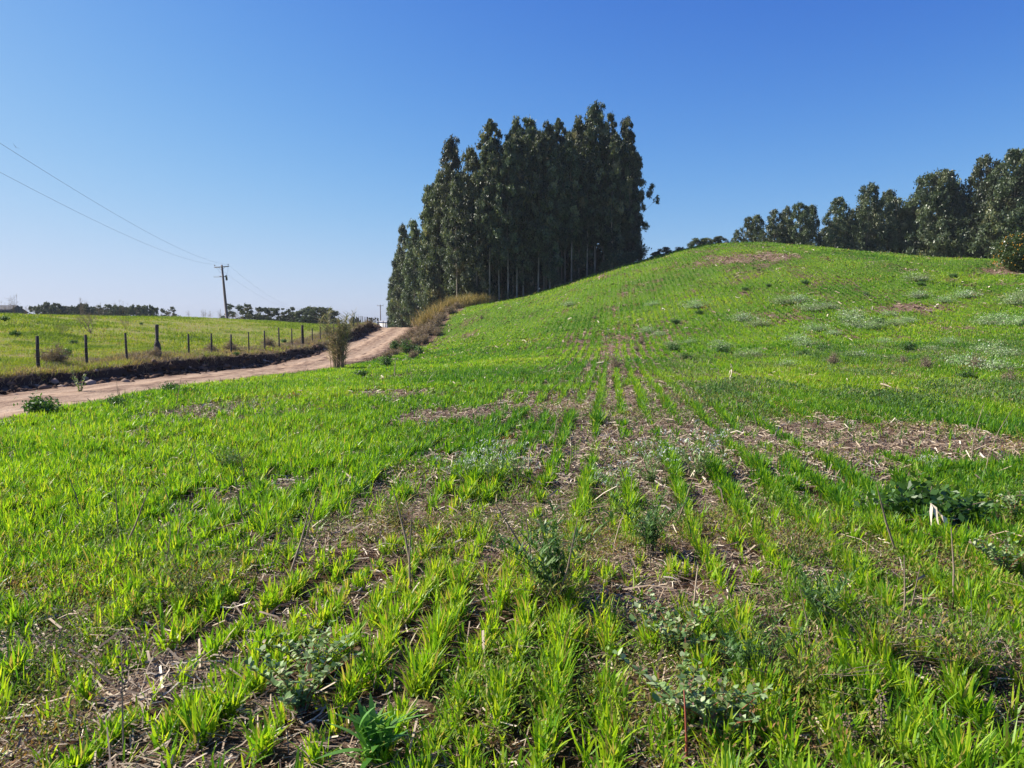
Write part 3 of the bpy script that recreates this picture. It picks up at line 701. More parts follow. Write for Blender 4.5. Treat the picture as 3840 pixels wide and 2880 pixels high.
# hill trees behind the crest
HV = [tree_meshes(101+i, 16, .02, 3.7, 84, 1.15, leaf=(.42, .16), per=210, leafmat='euc_hill', prof=lambda t: min(1, .6+t*1.5)*(1-t)**.42) for i in range(4)]
hg = 'eucalyptus trees along the back of the hill'
hill = [(2458, 943, 122, 2.2, 'tiny tree top first to show right of the grove on the skyline'), (2491, 926, 120, 2.2, 'second small tree top on the skyline right of the grove'), (2540, 928, 118, 2.2, None), (2608, 893, 116, 2.2, 'small rounded tree top peeping over the left shoulder of the hill'), (2647, 893, 116, 2.2, None), (2686, 887, 114, 2.2, None),
 (2755, 864, 112, 1, None), (2803, 814, 112, 1.1, None), (2836, 805, 111, 1, None), (2895, 788, 110, 1.1, 'rounded eucalyptus left of the gap above the hill crest'), (2940, 779, 112, .9, None), (2992, 762, 109, 1.2, 'broad eucalyptus just left of the gap in the hill row'), (3022, 770, 112, 1, None),
 (3123, 743, 109, 1, 'eucalyptus just right of the gap in the hill row'), (3180, 790, 112, .9, None), (3240, 692, 108, 1.0, 'tall eucalyptus with a bare pale trunk above the middle of the hill'), (3305, 714, 111, .9, None), (3350, 740, 108, .9, None), (3410, 735, 108, 1, None),
 (3468, 655, 105, 1.15, 'left one of the twin pointed eucalyptus right of the hill crest'), (3539, 635, 104, 1.1, 'right one of the twin pointed eucalyptus right of the hill crest'), (3600, 730, 104, 1, None), (3656, 600, 103, .95, 'eucalyptus with a rounded tuft standing alone on top, right'), (3715, 700, 100, 1, None), (3774, 568, 99, 1.25, 'tallest eucalyptus of the hill row near the right edge'), (3840, 590, 99, 1.2, 'eucalyptus cut by the right edge of the picture'), (3920, 560, 98, 1.2, 'eucalyptus just past the right edge')]
for i, (px, py, D, ws, lb) in enumerate(hill):
    var = HV[i % 4]
    plant_tree('eucalyptus_tree', var, PX(px, D), D, top_at(px, py, D), lb or 'eucalyptus top standing %s from the left on the hill skyline' % ORD[i], 'tree', hg, wscale=ws*1.1)
HSIL = ([2780, 2992, 3040, 3064, 3100, 3240, 3350, 3468, 3539, 3600, 3656, 3774, 3900, 4200], [870, 790, 800, 850, 800, 750, 770, 700, 680, 760, 680, 620, 610, 560])
for i in range(60):
    px = random.uniform(2700, 4150); D = np.interp(px, [2700, 3400, 4100], [118, 111, 102])+random.uniform(-2, 14)
    if 3040 < px < 3090: continue
    plant_tree('eucalyptus_tree', HV[i % 4], PX(px, D), D, top_at(px, np.interp(px, *HSIL)+random.uniform(10, 130), D), 'dark green eucalyptus filling the row behind the hill crest', 'tree', hg, wscale=random.uniform(1.2, 1.6))

# distant trees beyond the pasture
umb = lambda t: .75+.5*math.sin(math.pi*min(1, t))
FV = [tree_meshes(201+i, 8, .48, 3.2, 34, .85, leaf=(.4, .22), per=90, prof=umb, hang=.1, leafmat='far', barkmat='twig', flat=.6, r0=.16, lean=.05) for i in range(3)]
FB_ = tree_meshes(221, 9, .12, 4.6, 80, 1.25, leaf=(.5, .3), per=150, prof=lambda t: math.sin(math.pi*(.2+.7*t))**.7, hang=.1, leafmat='far', barkmat='twig', flat=.9, r0=.25)
FS = tree_meshes(231, 8, .3, 3.6, 46, .75, leaf=(.35, .2), per=70, prof=lambda t: math.sin(math.pi*(.25+.6*t)), hang=.1, leafmat='far', barkmat='twig', flat=.8, r0=.15, lean=.06)
fg = 'distant trees beyond the pasture'
for i, (px, py, D, var, ws, lb) in enumerate([
    (139, 1147, 240, FV[0], .9, 'small tree at the left end of the distant tree line'), (190, 1137, 235, FB_, .75, 'darkest round tree at the left of the distant tree line'),
    (247, 1149, 240, FV[1], 1, None), (283, 1150, 245, FV[2], 1, None), (316, 1141, 238, FB_, .6, 'low dome tree right of a gap in the distant line'), (358, 1149, 240, FV[0], 1.1, None), (405, 1143, 236, FV[1], 1, None),
    (452, 1150, 236, FB_, .65, None), (485, 1152, 240, FV[2], 1, None), (514, 1146, 234, FB_, .65, None), (554, 1147, 236, FB_, .6, None), (598, 1153, 238, FV[0], 1.1, 'last umbrella shaped tree at the right end of the left line'),
    (225, 1156, 250, FB_, .7, None), (430, 1158, 252, FB_, .8, None), (345, 1158, 255, FB_, .8, None), (282, 1158, 255, FB_, .8, None),
    (915, 1138, 190, FS, 1.25, 'open leafy tree just right of the wooden power pole'), (958, 1150, 195, FS, .9, 'smaller open tree touching the leafy tree right of the pole'), (992, 1156, 200, FV[1], 1, 'dark umbrella tree between the pole and the big round tree'), (1042, 1153, 198, FV[2], 1.25, 'brownish wide umbrella tree between the pole and the big round tree'),
    (1075, 1182, 205, FB_, .8, None), (1106, 1173, 200, FV[0], .5, 'small tufted tree left of the big round tree'), (1185, 1153, 190, FB_, 1.45, 'big round dark tree behind the pale concrete pole'), (1152, 1172, 196, FS, .9, None), (1330, 1190, 230, FB_, .6, 'low tree seen between the fence posts near the road crest'), (1392, 1192, 235, FV[1], .7, 'far low tree behind the fence left of the white shed')]):
    plant_tree('distant_tree', var, PX(px, D), D, top_at(px, py, D), lb or 'low umbrella shaped tree merged into the distant tree line', 'tree', fg, wscale=ws)

# bush generator (dome of leaf clusters on twigs)
def bush_meshes(seed, r, h, n, leaf, mat, hang=.2, twigs=14, twigmat='twig', tall=False):
    global rng
    rng = np.random.default_rng(seed); rs = random.Random(seed); tw = MB()
    C = []; T = []
    for i in range(twigs):
        a = i*2.4; q = rs.uniform(.15, .95)*r; zt = h*rs.uniform(.45, 1)*(1-.4*(q/r)**2)
        e = (math.cos(a)*q, math.sin(a)*q, zt)
        tw.tube([(math.cos(a)*.05*r, math.sin(a)*.05*r, -.05), (e[0]*.45, e[1]*.45, zt*.6), e], [.02*h+.004, .012*h+.003, .003], 4, .5, cap=False)
        m = n//twigs; tt = rng.uniform(.25, 1, m)[:, None]
        p = np.array(e)[None]*tt*np.array([1, 1, 1])+rng.normal(0, .16*r, (m, 3))*np.array([1, 1, .8]); p[:, 2] = np.abs(p[:, 2])
        C.append(p); T.append(np.clip(rng.normal(rs.gauss(.45, .15), .16, m), 0, 1))
    C = np.concatenate(C); T = np.concatenate(T); V, F = leaf_quads(C, leaf[0], leaf[1], hang)
    return tw.mesh('stem', M[twigmat], True), mesh_np('foliage', V, F, M[mat], {'tint': np.repeat(T, 4)}, link=False)

def put_bush(kind, var, loc, s, label, cat_, group=None, stretch=1.0):
    e = empty(kind, loc, random.uniform(0, 6.28), (s, s, s*stretch))
    obj('stem', var[0], e); obj('foliage', var[1], e); tag(e, label, cat_, group); return e

# dark understory at the foot of the grove
UB = bush_meshes(301, 1.1, 1.5, 1400, (.2, .09), 'euc', hang=.3)
for px in (1905, 1990, 2080, 2150, 2210, 2265, 2310, 2345, 2372, 2395):
    D = float(back(PX(px, 90)))+random.uniform(.3, 2.5); x = PX(px, D)
    put_bush('shrub', UB, (x, D, h1(x, D)), random.uniform(.6, 1.15)*(1.4 if px > 2290 else 1), 'dark leafy shrub at the foot of the grove trunks' if px < 2390 else 'airy dark shrub beyond the right end of the grove', 'shrub', 'understory shrubs of the grove')

for px in range(1730, 2370, 34):
    D = float(back(PX(px, 90)))+random.uniform(7, 20); x = PX(px, D)
    put_bush('shrub', UB, (x, D, h1(x, D)), random.uniform(1.8, 2.6), 'tall dark shrub between the trunks inside the grove', 'shrub', 'understory shrubs of the grove')

# orange tree at the right edge
OT = bush_meshes(311, 1.6, 3.0, 20000, (.16, .075), 'orange_leaf', hang=.2, twigs=60)
g = G(3812, 1018); e = put_bush('orange_tree', OT, g, 1.0, 'dark green orange tree full of fruit standing alone on the hill at the right edge', 'fruit tree')
e.children[0].name = 'trunk'; e.children[1].name = 'crown'
fm = MB()
for i in range(120):
    a = random.uniform(0, 6.28); v = random.uniform(.12, .97); q = 1.5*math.sqrt(max(0, 1-(v-.35)**2/.45))*random.uniform(.85, 1.05)
    fm.add(IV*.036+np.array([math.cos(a)*q, math.sin(a)*q, v*2.75]), icf, .5)
fo = fm.build('fruit', M['fruit'], e, True); fo['kind'] = 'stuff'

# brown scrub on the right bank, golden grass on top
SB = [bush_meshes(321+i, .9, 1.1, 1500, (.26, .035), 'brush', hang=-.1, twigs=26) for i in range(3)]
sg = 'dry scrub bushes on the right road bank'
for i, (px, py, s) in enumerate([(1500, 1300, .8), (1530, 1325, .75), (1560, 1300, .9), (1590, 1290, .85), (1545, 1265, .9), (1580, 1250, 1), (1610, 1255, .95), (1600, 1215, 1.05), (1635, 1225, 1), (1655, 1205, .95), (1630, 1185, 1.05), (1665, 1180, 1), (1690, 1180, .95), (1685, 1155, .9), (1715, 1160, .85), (1560, 1225, 1), (1650, 1150, 1), (1700, 1135, .8), (1735, 1150, .7), (1575, 1275, .9), (1620, 1240, .9), (1480, 1335, .55), (1455, 1345, .5), (1550, 1345, .55), (1515, 1285, .8), (1640, 1260, .7), (1590, 1190, 1)]):
    g = G(px, py); put_bush('scrub_bush', SB[i % 3], g, s, 'dry brown scrub bush covering the steep bank right of the road', 'bush', sg)
GB = bush_meshes(341, .8, 1.2, 1500, (.16, .07), 'dkweed', hang=.2, twigs=16)
for i, (px, py, s, lb) in enumerate([(1528, 1325, .9, 'green leafy bush at the foot of the brown bank by the road'), (1480, 1312, .7, 'small green bush nearest the dirt road below the bank'), (1570, 1332, .6, 'low green bush right of the leafy one under the bank'), (1448, 1375, .5, 'small green weed bush on the road verge right of the cane')]):
    put_bush('green_bush', GB, G(px, py), s, lb, 'bush', 'green bushes along the road verge')

def tuft(seed, n, L, W, spread, mat, lean=.25, bend=.35, seg=4, prof='blade', part='blades'):
    global rng
    rng = np.random.default_rng(seed)
    B = np.concatenate([rng.normal(0, spread, (n, 2)), np.zeros((n, 1))-.02], 1)
    V, F, T = blades(B, L*rng.uniform(.5, 1.15, n), W*rng.uniform(.6, 1.3, n), rng.uniform(0, 6.28, n), np.abs(rng.normal(lean, .12, n)), np.abs(rng.normal(bend, .2, n)), seg, prof=prof)
    return mesh_np(part, V, F, M[mat], {'tint': T}, link=False)
YT = [tuft(351+i, 420, 1.9, .045, .55, 'gold', .25, .35) for i in range(2)]
yg = 'golden grass tussocks at the grove edge'
for i, (px, py, s) in enumerate([(1590, 1165, 1), (1610, 1145, 1.05), (1635, 1135, 1.1), (1660, 1130, 1.1), (1690, 1128, 1.05), (1715, 1128, 1.0), (1740, 1128, 1), (1765, 1135, 1), (1790, 1135, .95), (1815, 1138, .85), (1625, 1160, .7), (1700, 1140, .7)]):
    D = float(np.interp(px, [1520, 1560, 1640, 1745, 1815], [99, 96, 93, 90.5, 91.5]))+(i % 3)*.5; x = PX(px, D)
    o = obj('tall_grass', YT[i % 2]); o.location = (x, D, h1(x, D)); o.scale = (s,)*3; o.rotation_euler = (0, 0, i*1.3)
    tag(o, 'tall golden dry grass tussock below the leftmost pale trunks', 'tall grass', yg)

# cane clump by the road
rng = np.random.default_rng(401); cg = G(1268, 1383)
ce = empty('cane_clump', cg); tag(ce, 'tall dry cane clump standing alone between the road and the field', 'cane plant')
cm_ = MB(); LB, LL, LW, LA, LT = [], [], [], [], []
for i in range(34):
    a = random.uniform(0, 6.28); q = random.uniform(.05, .6); hh = random.uniform(.6, 1.9) if i > 12 else random.uniform(2.1, 2.9)
    dx_, dy_ = math.cos(a)*q, math.sin(a)*q; ln = random.uniform(.05, .26)*hh if i > 3 else .08
    pts = [(dx_*.6+math.cos(a)*ln*t*t, dy_*.6+math.sin(a)*ln*t*t, hh*t-.05) for t in (0, .3, .6, 1)]
    cm_.tube(pts, [.016, .014, .011, .005], 5, random.random(), cap=False)
    for k in range(int(hh*13)):
        t = random.uniform(.1, 1)**.8; LB.append((dx_*.6+math.cos(a)*ln*t*t, dy_*.6+math.sin(a)*ln*t*t, hh*t)); LL.append(random.uniform(.35, .75)); LW.append(random.uniform(.03, .055)); LA.append(random.uniform(0, 6.28)); LT.append(np.clip(random.gauss(.95-.55*t, .18), 0, 1))
    if i <= 12:
        for k in range(26): LB.append((pts[-1][0], pts[-1][1], hh-random.uniform(0, .8))); LL.append(random.uniform(.3, .55)); LW.append(.04); LA.append(random.uniform(0, 6.28)); LT.append(random.uniform(.1, .7))
        for k in range(5): LB.append((pts[-1][0], pts[-1][1], hh-random.uniform(0, .5))); LL.append(.28); LW.append(.012); LA.append(random.uniform(0, 6.28)); LT.append(.9)
n_ = len(LB)
V, F, T = blades(np.array(LB), np.array(LL), np.array(LW), np.array(LA), rng.uniform(.45, .92, n_), rng.uniform(.1, .7, n_), 4, np.array(LT), 'blade')
cm_.build('stem', M['brush'], ce); mesh_np('leaves', V, F, M['cane'], {'tint': T}, parent=ce)

# ------------------------------------------------------------ fence
fe = empty('wire_fence', (-17, 27, h1(-17, 27))); tag(fe, 'old wire fence of grey wooden posts running beside the dirt road', 'fence')
fe.location = (0, 0, 0)
posts = [(133, 1392, 1260, 27.3, .13), (318, 1375, 1255, 30.4, .12), (470, 1366, 1248, 33.6, .11), (587, 1345, 1217, 36.5, .16), (704, 1335, 1252, 40, .11), (790, 1331, 1250, 43.1, .11), (863, 1331, 1254, 46.1, .12), (930, 1316, 1245, 49.2, .09), (990, 1312, 1240, 52.4, .12), (1045, 1306, 1228, 55.7, .12), (1093, 1302, 1232, 58.9, .10), (1133, 1298, 1219, 61.9, .22), (1170, 1289, 1231, 65, .1), (1200, 1281, 1225, 67.7, .1), (1226, 1277, 1220, 70.2, .1),
         (1250, 0, 1221, 73.3, .1), (1272, 0, 1222, 76, .1), (1292, 0, 1207, 79, .1), (1310, 0, 1202, 82, .1), (1325, 0, 1187, 84, .2), (1339, 0, 1198, 87, .09), (1346, 0, 1199, 90, .09), (1353, 0, 1193, 93, .1), (1360, 0, 1196, 96, .09), (1368, 0, 1200, 99, .09), (1377, 0, 1188, 102, .2), (1391, 0, 1194, 105, .1), (1399, 0, 1195, 108, .1), (1407, 0, 1198, 111, .1), (1414, 0, 1198, 114, .1), (1420, 0, 1199, 117, .1), (1436, 0, 1203, 121, .12), (1445, 0, 1210, 126, .1), (1453, 0, 1213, 130, .1)]
heads = []
for i, (px, pb_, pt, D, wd) in enumerate([(-95, 0, 1268, 24.2, .12), (-400, 0, 1275, 21, .12)]+posts):
    x = PX(px, D); zb = h1(x, D); zt = P(px, pt, D)[2]; zt = max(zt, zb+1.0)
    m = MB(); hw = wd/2; ln = random.uniform(-.03, .03)
    if wd == .16:   # split old post: thick lower half, thin cracked upper half
        m.tube([(x, D, zb-.3), (x, D, zb+.35)], [.15, .16], 8); m.tube([(x, D, zb+.35), (x-.01, D, zb+.62), (x-.02, D, zb+.82)], [.165, .15, .075], 8)
        m.tube([(x-.02, D, zb+.8), (x+.0, D, zt-.1), (x+.01, D, zt)], [.075, .085, .09], 7)
        o = m.build('post', M['wood'], fe); tag(o, 'weathered split post thick below and thin above')
    else:
        m.tube([(x, D, zb-.3), (x+ln*.5, D, (zb+zt)/2), (x+ln, D, zt)], [hw*1.05, hw, hw*.92], 5 if wd > .12 else 6, .5)
        o = m.build('post', M['darkwood'] if wd > .15 else M['wood'], fe)
        if wd > .15: tag(o, 'thick dark square strainer post')
    heads.append((x+ln*.7, D, zb, zt))
for k in range(4):
    m = MB()
    for a, b in zip(heads[:-1], heads[1:]):
        f = (.25, .5, .72, .92)[k]
        p = Vector((a[0]+.05, a[1], a[2]+f*1.05)); q = Vector((b[0]+.05, b[1], b[2]+f*1.05)); m.tube([p, (p+q)/2-Vector((0, 0, .02)), q], .0035, 3, cap=False)
    m.build('wire', M['wire'], fe)

# ------------------------------------------------------------ power poles and lines
def power_pole(x, y, z, H, r, arm, mat, label, lean=(0, 0), rz=0, transformer=False):
    e = empty('power_pole', (x, y, z), rz); e.rotation_euler = (lean[1], lean[0], rz); tag(e, label, 'power pole')
    m = MB(); m.tube([(0, 0, -.8), (0, 0, H*.5), (0, 0, H)], [r*1.25, r, r*.72], 10); m.build('shaft', mat, e, True)
    m = MB(); m.box((0, -.13, H-.28), (arm, .10, .11)); ca = m.build('crossarm', mat, e)
    for s in (-1, 1):
        m = MB(); m.tube([(s*arm*.46, -.13, H-.22), (s*arm*.46, -.13, H-.1)], .015, 6); m.tube([(s*arm*.46, -.13, H-.12), (s*arm*.46, -.13, H-.06), (s*arm*.46, -.13, H+.02), (s*arm*.46, -.13, H+.06)], [.045, .07, .05, .03], 8)
        m.build('insulator', M['ceramic'], ca)
        m = MB(); m.tube([(s*arm*.22, -.13, H-.30), (s*.06, -.1, H-.72)], .018, 5); m.build('brace', M['metal'], e)
    if transformer:
        m = MB(); m.tube([(.05, -.1, H-1.62), (.35, -.1, H-1.62), (.42, -.1, H-1.75)], .05, 6); m.tube([(-.1, -.1, H-1.6), (-.45, -.1, H-1.52)], .05, 6); m.build('bracket', M['metal'], e)
        m = MB(); m.tube([(.5, -.12, H-1.45), (.52, -.12, H-1.95)], [.13, .13], 10); m.tube([(.52, -.12, H-1.95), (.5, -.12, H-2.15)], [.15, .11], 10); m.build('fuse_cutout', M['metal'], e)
        m = MB(); m.box((.60, -.2, H-1.62), (.06, .05, .36)); m.build('fuse_tube', M['concrete'], e)
        for dz in (0, -.14):
            m = MB(); m.tube([(-.2, -.1, H-1.5+dz), (-1.25, -.1, H-1.5+dz)], .02, 5); m.build('rod', M['metal'], e)
        m = MB(); m.tube([(.86, -.13, H-.2), (.82, -.13, H-.8), (.6, -.12, H-1.35)], .012, 4); m.tube([(-.7, -.13, H-.3), (-.3, -.13, H-.95), (-.08, -.1, H-1.15)], .012, 4); m.build('jumper_wire', M['metal'], e)
    return e, ca
D1 = 107.; x1 = PX(852, D1); z1 = h1(x1, D1); zt1 = P(838, 993, D1)[2]; xt1 = PX(838, D1)
pe, ca1 = power_pole(x1, D1, z1, zt1-z1, .17, 2.0, M['polewood'], 'leaning wooden power pole with crossarm on the pasture crest', lean=(math.atan((xt1-x1)/(zt1-z1)), 0), transformer=True)
D2 = 205.; x2 = PX(1175, D2); z2 = h1(x2, D2); zt2 = P(1177, 1157, D2)[2]
power_pole(x2, D2, z2, zt2-z2, .16, 1.5, M['concrete'], 'pale concrete power pole in front of the big round tree', lean=(.05, 0))
D3 = 235.; x3 = PX(1427, D3); z3 = h1(x3, D3); zt3 = P(1426, 1143, D3)[2]
power_pole(x3, D3, z3, zt3-z3, .16, 2.0, M['polewood'], 'far thin power pole above the road crest next to the grove')
x0, y0_ = -9.7, -5.; z0 = h1(x0, y0_)
power_pole(x0, y0_, z0, 9.0, .17, 2.0, M['polewood'], 'wooden power pole on the verge beside the photographer')
def cable(a, b, sag, label, r=.009):
    a = Vector(a); b = Vector(b); m = MB(); n = 36
    m.tube([tuple(a.lerp(b, t)-Vector((0, 0, 4*sag*t*(1-t)))) for t in [i/n for i in range(n+1)]], r, 4, cap=False)
    o = m.build('power_cable', M['wire']); tag(o, label, 'power cable', 'overhead power cables'); return o
cable((x0-.92, y0_, z0+9.05), (xt1-.92, D1-.1, zt1+.02), 1.6, 'lower of the two overhead cables running from upper left to the wooden pole', .007)
cable((x0+.92, y0_, z0+9.05), (xt1+.92, D1-.1, zt1+.02), 1.6, 'upper of the two overhead cables running from upper left to the wooden pole', .007)
cable((xt1-.92, D1-.1, zt1+.02), (x2-.69, D2, zt2), 2.2, 'lower faint cable from the wooden pole to the pale concrete pole', .009)
cable((xt1+.92, D1-.1, zt1+.02), (x2+.69, D2, zt2), 2.2, 'upper faint cable from the wooden pole to the pale concrete pole', .009)

# ------------------------------------------------------------ buildings far off
def shed(px0, px1, py_top, D, depth, roofh, wallmat, roofmat, label, doors):
    xa, xb = PX(px0, D), PX(px1, D); xm = (xa+xb)/2; wd = xb-xa; zb = h1(xm, D); zt = P(px0, py_top, D)[2]; H = zt-zb
    e = empty('shed', (xm, D, zb)); tag(e, label, 'shed')
    m = MB(); m.box((0, depth/2, (H-roofh)/2-.2), (wd, depth, H-roofh+.4)); wl = m.build('wall', wallmat, e)
    m = MB(); a = wd/2+.3; hh = H-roofh
    V = [(-a, -.3, hh+.01), (a, -.3, hh+.01), (a, depth+.3, hh+.01), (-a, depth+.3, hh+.01), (-a, depth/2, H), (a, depth/2, H)]
    m.add(V, [(0, 1, 5, 4), (2, 3, 4, 5), (0, 3, 2, 1)], .5); m.add([V[0], V[4], V[3], V[3]], [(0, 1, 2, 3)]); m.add([V[1], V[2], V[5], V[5]], [(0, 1, 2, 3)])
    m.build('roof', roofmat, e)
    for dx_ in doors:
        m = MB(); m.box((dx_*wd, -.02, 1.1), (1.0, .08, 2.2)); m.build('door', M['glass'], e)
    return e
shed(1416, 1476, 1203, 220., 6, .7, M['whitewall'], M['roofpale'], 'small white shed with pale roof behind the fence at the road crest', (-.1, .28))
shed(-60, 20, 1143, 150., 7, 1.6, M['roofdark'], M['roofdark'], 'dark roofed shed cut by the left edge above the pasture', (.1,))

# ------------------------------------------------------------ weeds and single plants
def rosette(seed, n, L, W, mat, lean=.45, bend=.25, h=.1, seg=5):
    global rng
    rng = np.random.default_rng(seed)
    B = np.concatenate([rng.normal(0, .03, (n, 2)), rng.uniform(0, h, (n, 1))], 1)
    V, F, T = blades(B, L*rng.uniform(.5, 1.1, n), W*rng.uniform(.6, 1.3, n), rng.uniform(0, 6.28, n), np.clip(rng.normal(lean, .2, n), 0, .95), np.abs(rng.normal(bend, .15, n)), seg, prof='leaf', twist=rng.uniform(-.3, .3, n))
    return V, F, T

def stemmed(seed, ns, H, spread, nleaf, LL, LW, leafmat, stemmat='greenstem', flowers=0, flsize=.02, flmat='flower', rs=.004, top=1.0, lean=.5):
    """several stems with leaves all along and flower heads at the tips; returns dict of meshes"""
    global rng
    rng = np.random.default_rng(seed); rs_ = random.Random(seed); m = MB(); B = []; FC = []
    for i in range(ns):
        a = rs_.uniform(0, 6.28); hh = H*rs_.uniform(.55, 1.05); sp = spread*rs_.uniform(.2, 1)
        f = lambda t: (math.cos(a)*sp*(.15+.85*t*t), math.sin(a)*sp*(.15+.85*t*t), hh*(t-.15*t*t*sp/H))
        m.tube([f(t) for t in (0, .3, .6, 1)], [rs, rs*.85, rs*.6, rs*.3], 4, .5, cap=False)
        for k in range(nleaf): B.append(f(rs_.uniform(.05, top)))
        if flowers:
            tip = f(1)
            for k in range(flowers): FC.append((tip[0]+rs_.gauss(0, flsize*1.6), tip[1]+rs_.gauss(0, flsize*1.6), tip[2]+rs_.gauss(0, flsize)))
    B = np.array(B); n = len(B)
    V, F, T = blades(B, LL*rng.uniform(.5, 1.2, n), LW*rng.uniform(.6, 1.3, n), rng.uniform(0, 6.28, n), np.clip(rng.normal(lean, .2, n), .0, .98), rng.uniform(0, .5, n), 3, prof='leaf', twist=rng.uniform(-.4, .4, n))
    d = {'stem': m.mesh('stem', M[stemmat]), 'leaves': mesh_np('leaves', V, F, M[leafmat], {'tint': T}, link=False)}
    if flowers:
        C = np.array(FC); V, F = leaf_quads(C, flsize, flsize, 0.0)
        d['flowers'] = mesh_np('flowers', V, F, M[flmat], {'tint': rng.uniform(0, 1, len(C)*4)}, link=False)
    return d
def put(kind, d, loc, s, label, cat_, group=None, rz=None):
    e = empty(kind, loc, random.uniform(0, 6.28) if rz is None else rz, s)
    for k, me in d.items(): obj(k, me, e)
    tag(e, label, cat_, group); return e

# silvery weed clumps on the hill
SW = [bush_meshes(501+i, .9, .40, 1200, (.075, .028), 'silver', hang=-.2, twigs=30) for i in range(3)]
BW = dict(zip(('stem', 'foliage'), bush_meshes(511, .5, .7, 900, (.08, .018), 'brush', hang=-.3, twigs=24)))
DW = dict(zip(('stem', 'foliage'), bush_meshes(512, .42, .45, 900, (.09, .035), 'dkweed', hang=-.1, twigs=16)))
wg = 'silvery weed clumps on the hill'
sp = [(1400,715),(1425,722),(1490,738),(1550,740),(1560,752),(1640,702),(1600,690),(1740,745),(1720,735),(1800,720),(1850,702),(1880,708),(1960,695),(1930,700),(1750,668),(1790,664),(1840,685),(1980,604),(2080,640),(2040,650),(2130,700),(2160,690),(2190,655),(2205,640),(2010,755),(2050,740),(2130,760),(2170,770),(1450,745),(1690,655),(1720,650),(1500,662),(1410,658),(1230,658),(1920,680),(1760,712),(1980,640),(2080,790),(2200,700),(2150,800),(1700,790),(1620,770),(1850,770),(1910,740)]
for i, (a, b) in enumerate(sp):
    g = G(a*1.736, b*1.736+6); put_bush('weed_clump', SW[i % 3], g, random.uniform(.7, 1.35)*(1.1 if b < 720 else .7), 'silvery green weed clump dotted with tiny white blooms on the hill slope', 'weed', wg)
for i, (a, b) in enumerate([(1385, 745), (1375, 760), (2110, 800), (1950, 790), (1800, 790), (2000, 800), (1285, 690), (1040, 690), (2180, 830), (1330, 800)]):
    g = G(a*1.736, b*1.736); put('dry_weed', BW, g, random.uniform(.5, .8), 'rusty brown dried weed standing on the mid slope', 'weed', 'brown weeds on the slope')
for i, (a, b) in enumerate([(1735, 770), (1830, 700), (1560, 765), (1905, 870), (1780, 760), (1960, 760), (2085, 820), (1455, 760), (1480, 780), (370, 850), (405, 855), (250, 880), (1900, 700), (1510, 680), (1610, 628), (1660, 620), (1740, 615), (1870, 640), (1990, 618), (2060, 600), (1460, 700), (780, 815)]):
    g = G(a*1.736, b*1.736); put('dark_weed', DW, g, random.uniform(.6, 1.1)*(.75 if b > 800 else 1), 'dark green leafy weed clump standing above the crop', 'weed', 'dark weeds in the crop')
put('dark_weed', DW, G(150, 1562), 1.0, 'dark green weed at the left field corner beside the road', 'weed', 'dark weeds in the crop')
put('verge_weed', stemmed(515, 12, .6, .3, 16, .07, .03, 'greyleaf', 'twig'), G(302, 1478), 1.0, 'thin grey green weed standing against the pale road', 'weed')

# foreground flowering weeds
FW = stemmed(521, 26, .42, .4, 14, .05, .014, 'greyleaf', flowers=8, flsize=.013, rs=.0022)
fl = [((1840, 1800), 1.0, 'white flowered weed left of the central crop rows'), ((2440, 1800), 1.0, 'white flowered weed beside the bare central rows'), ((2620, 1775), 1.15, 'largest white flowered weed right of the bare central rows'), ((1745, 1795), .7, 'small white flowered weed farthest left of the flowering ones'), ((3480, 1760), .5, 'tiny white flowered weed behind the dark dock plant'), ((2300, 1830), .6, 'small white flowered weed in the middle of the crop rows'), ((1940, 1780), .7, 'white flowered weed between the left and central ones')]
for (px, py), s, lb in fl: put('flowering_weed', FW, G(px, py+25), s, lb, 'weed', 'white flowered weeds in the foreground')
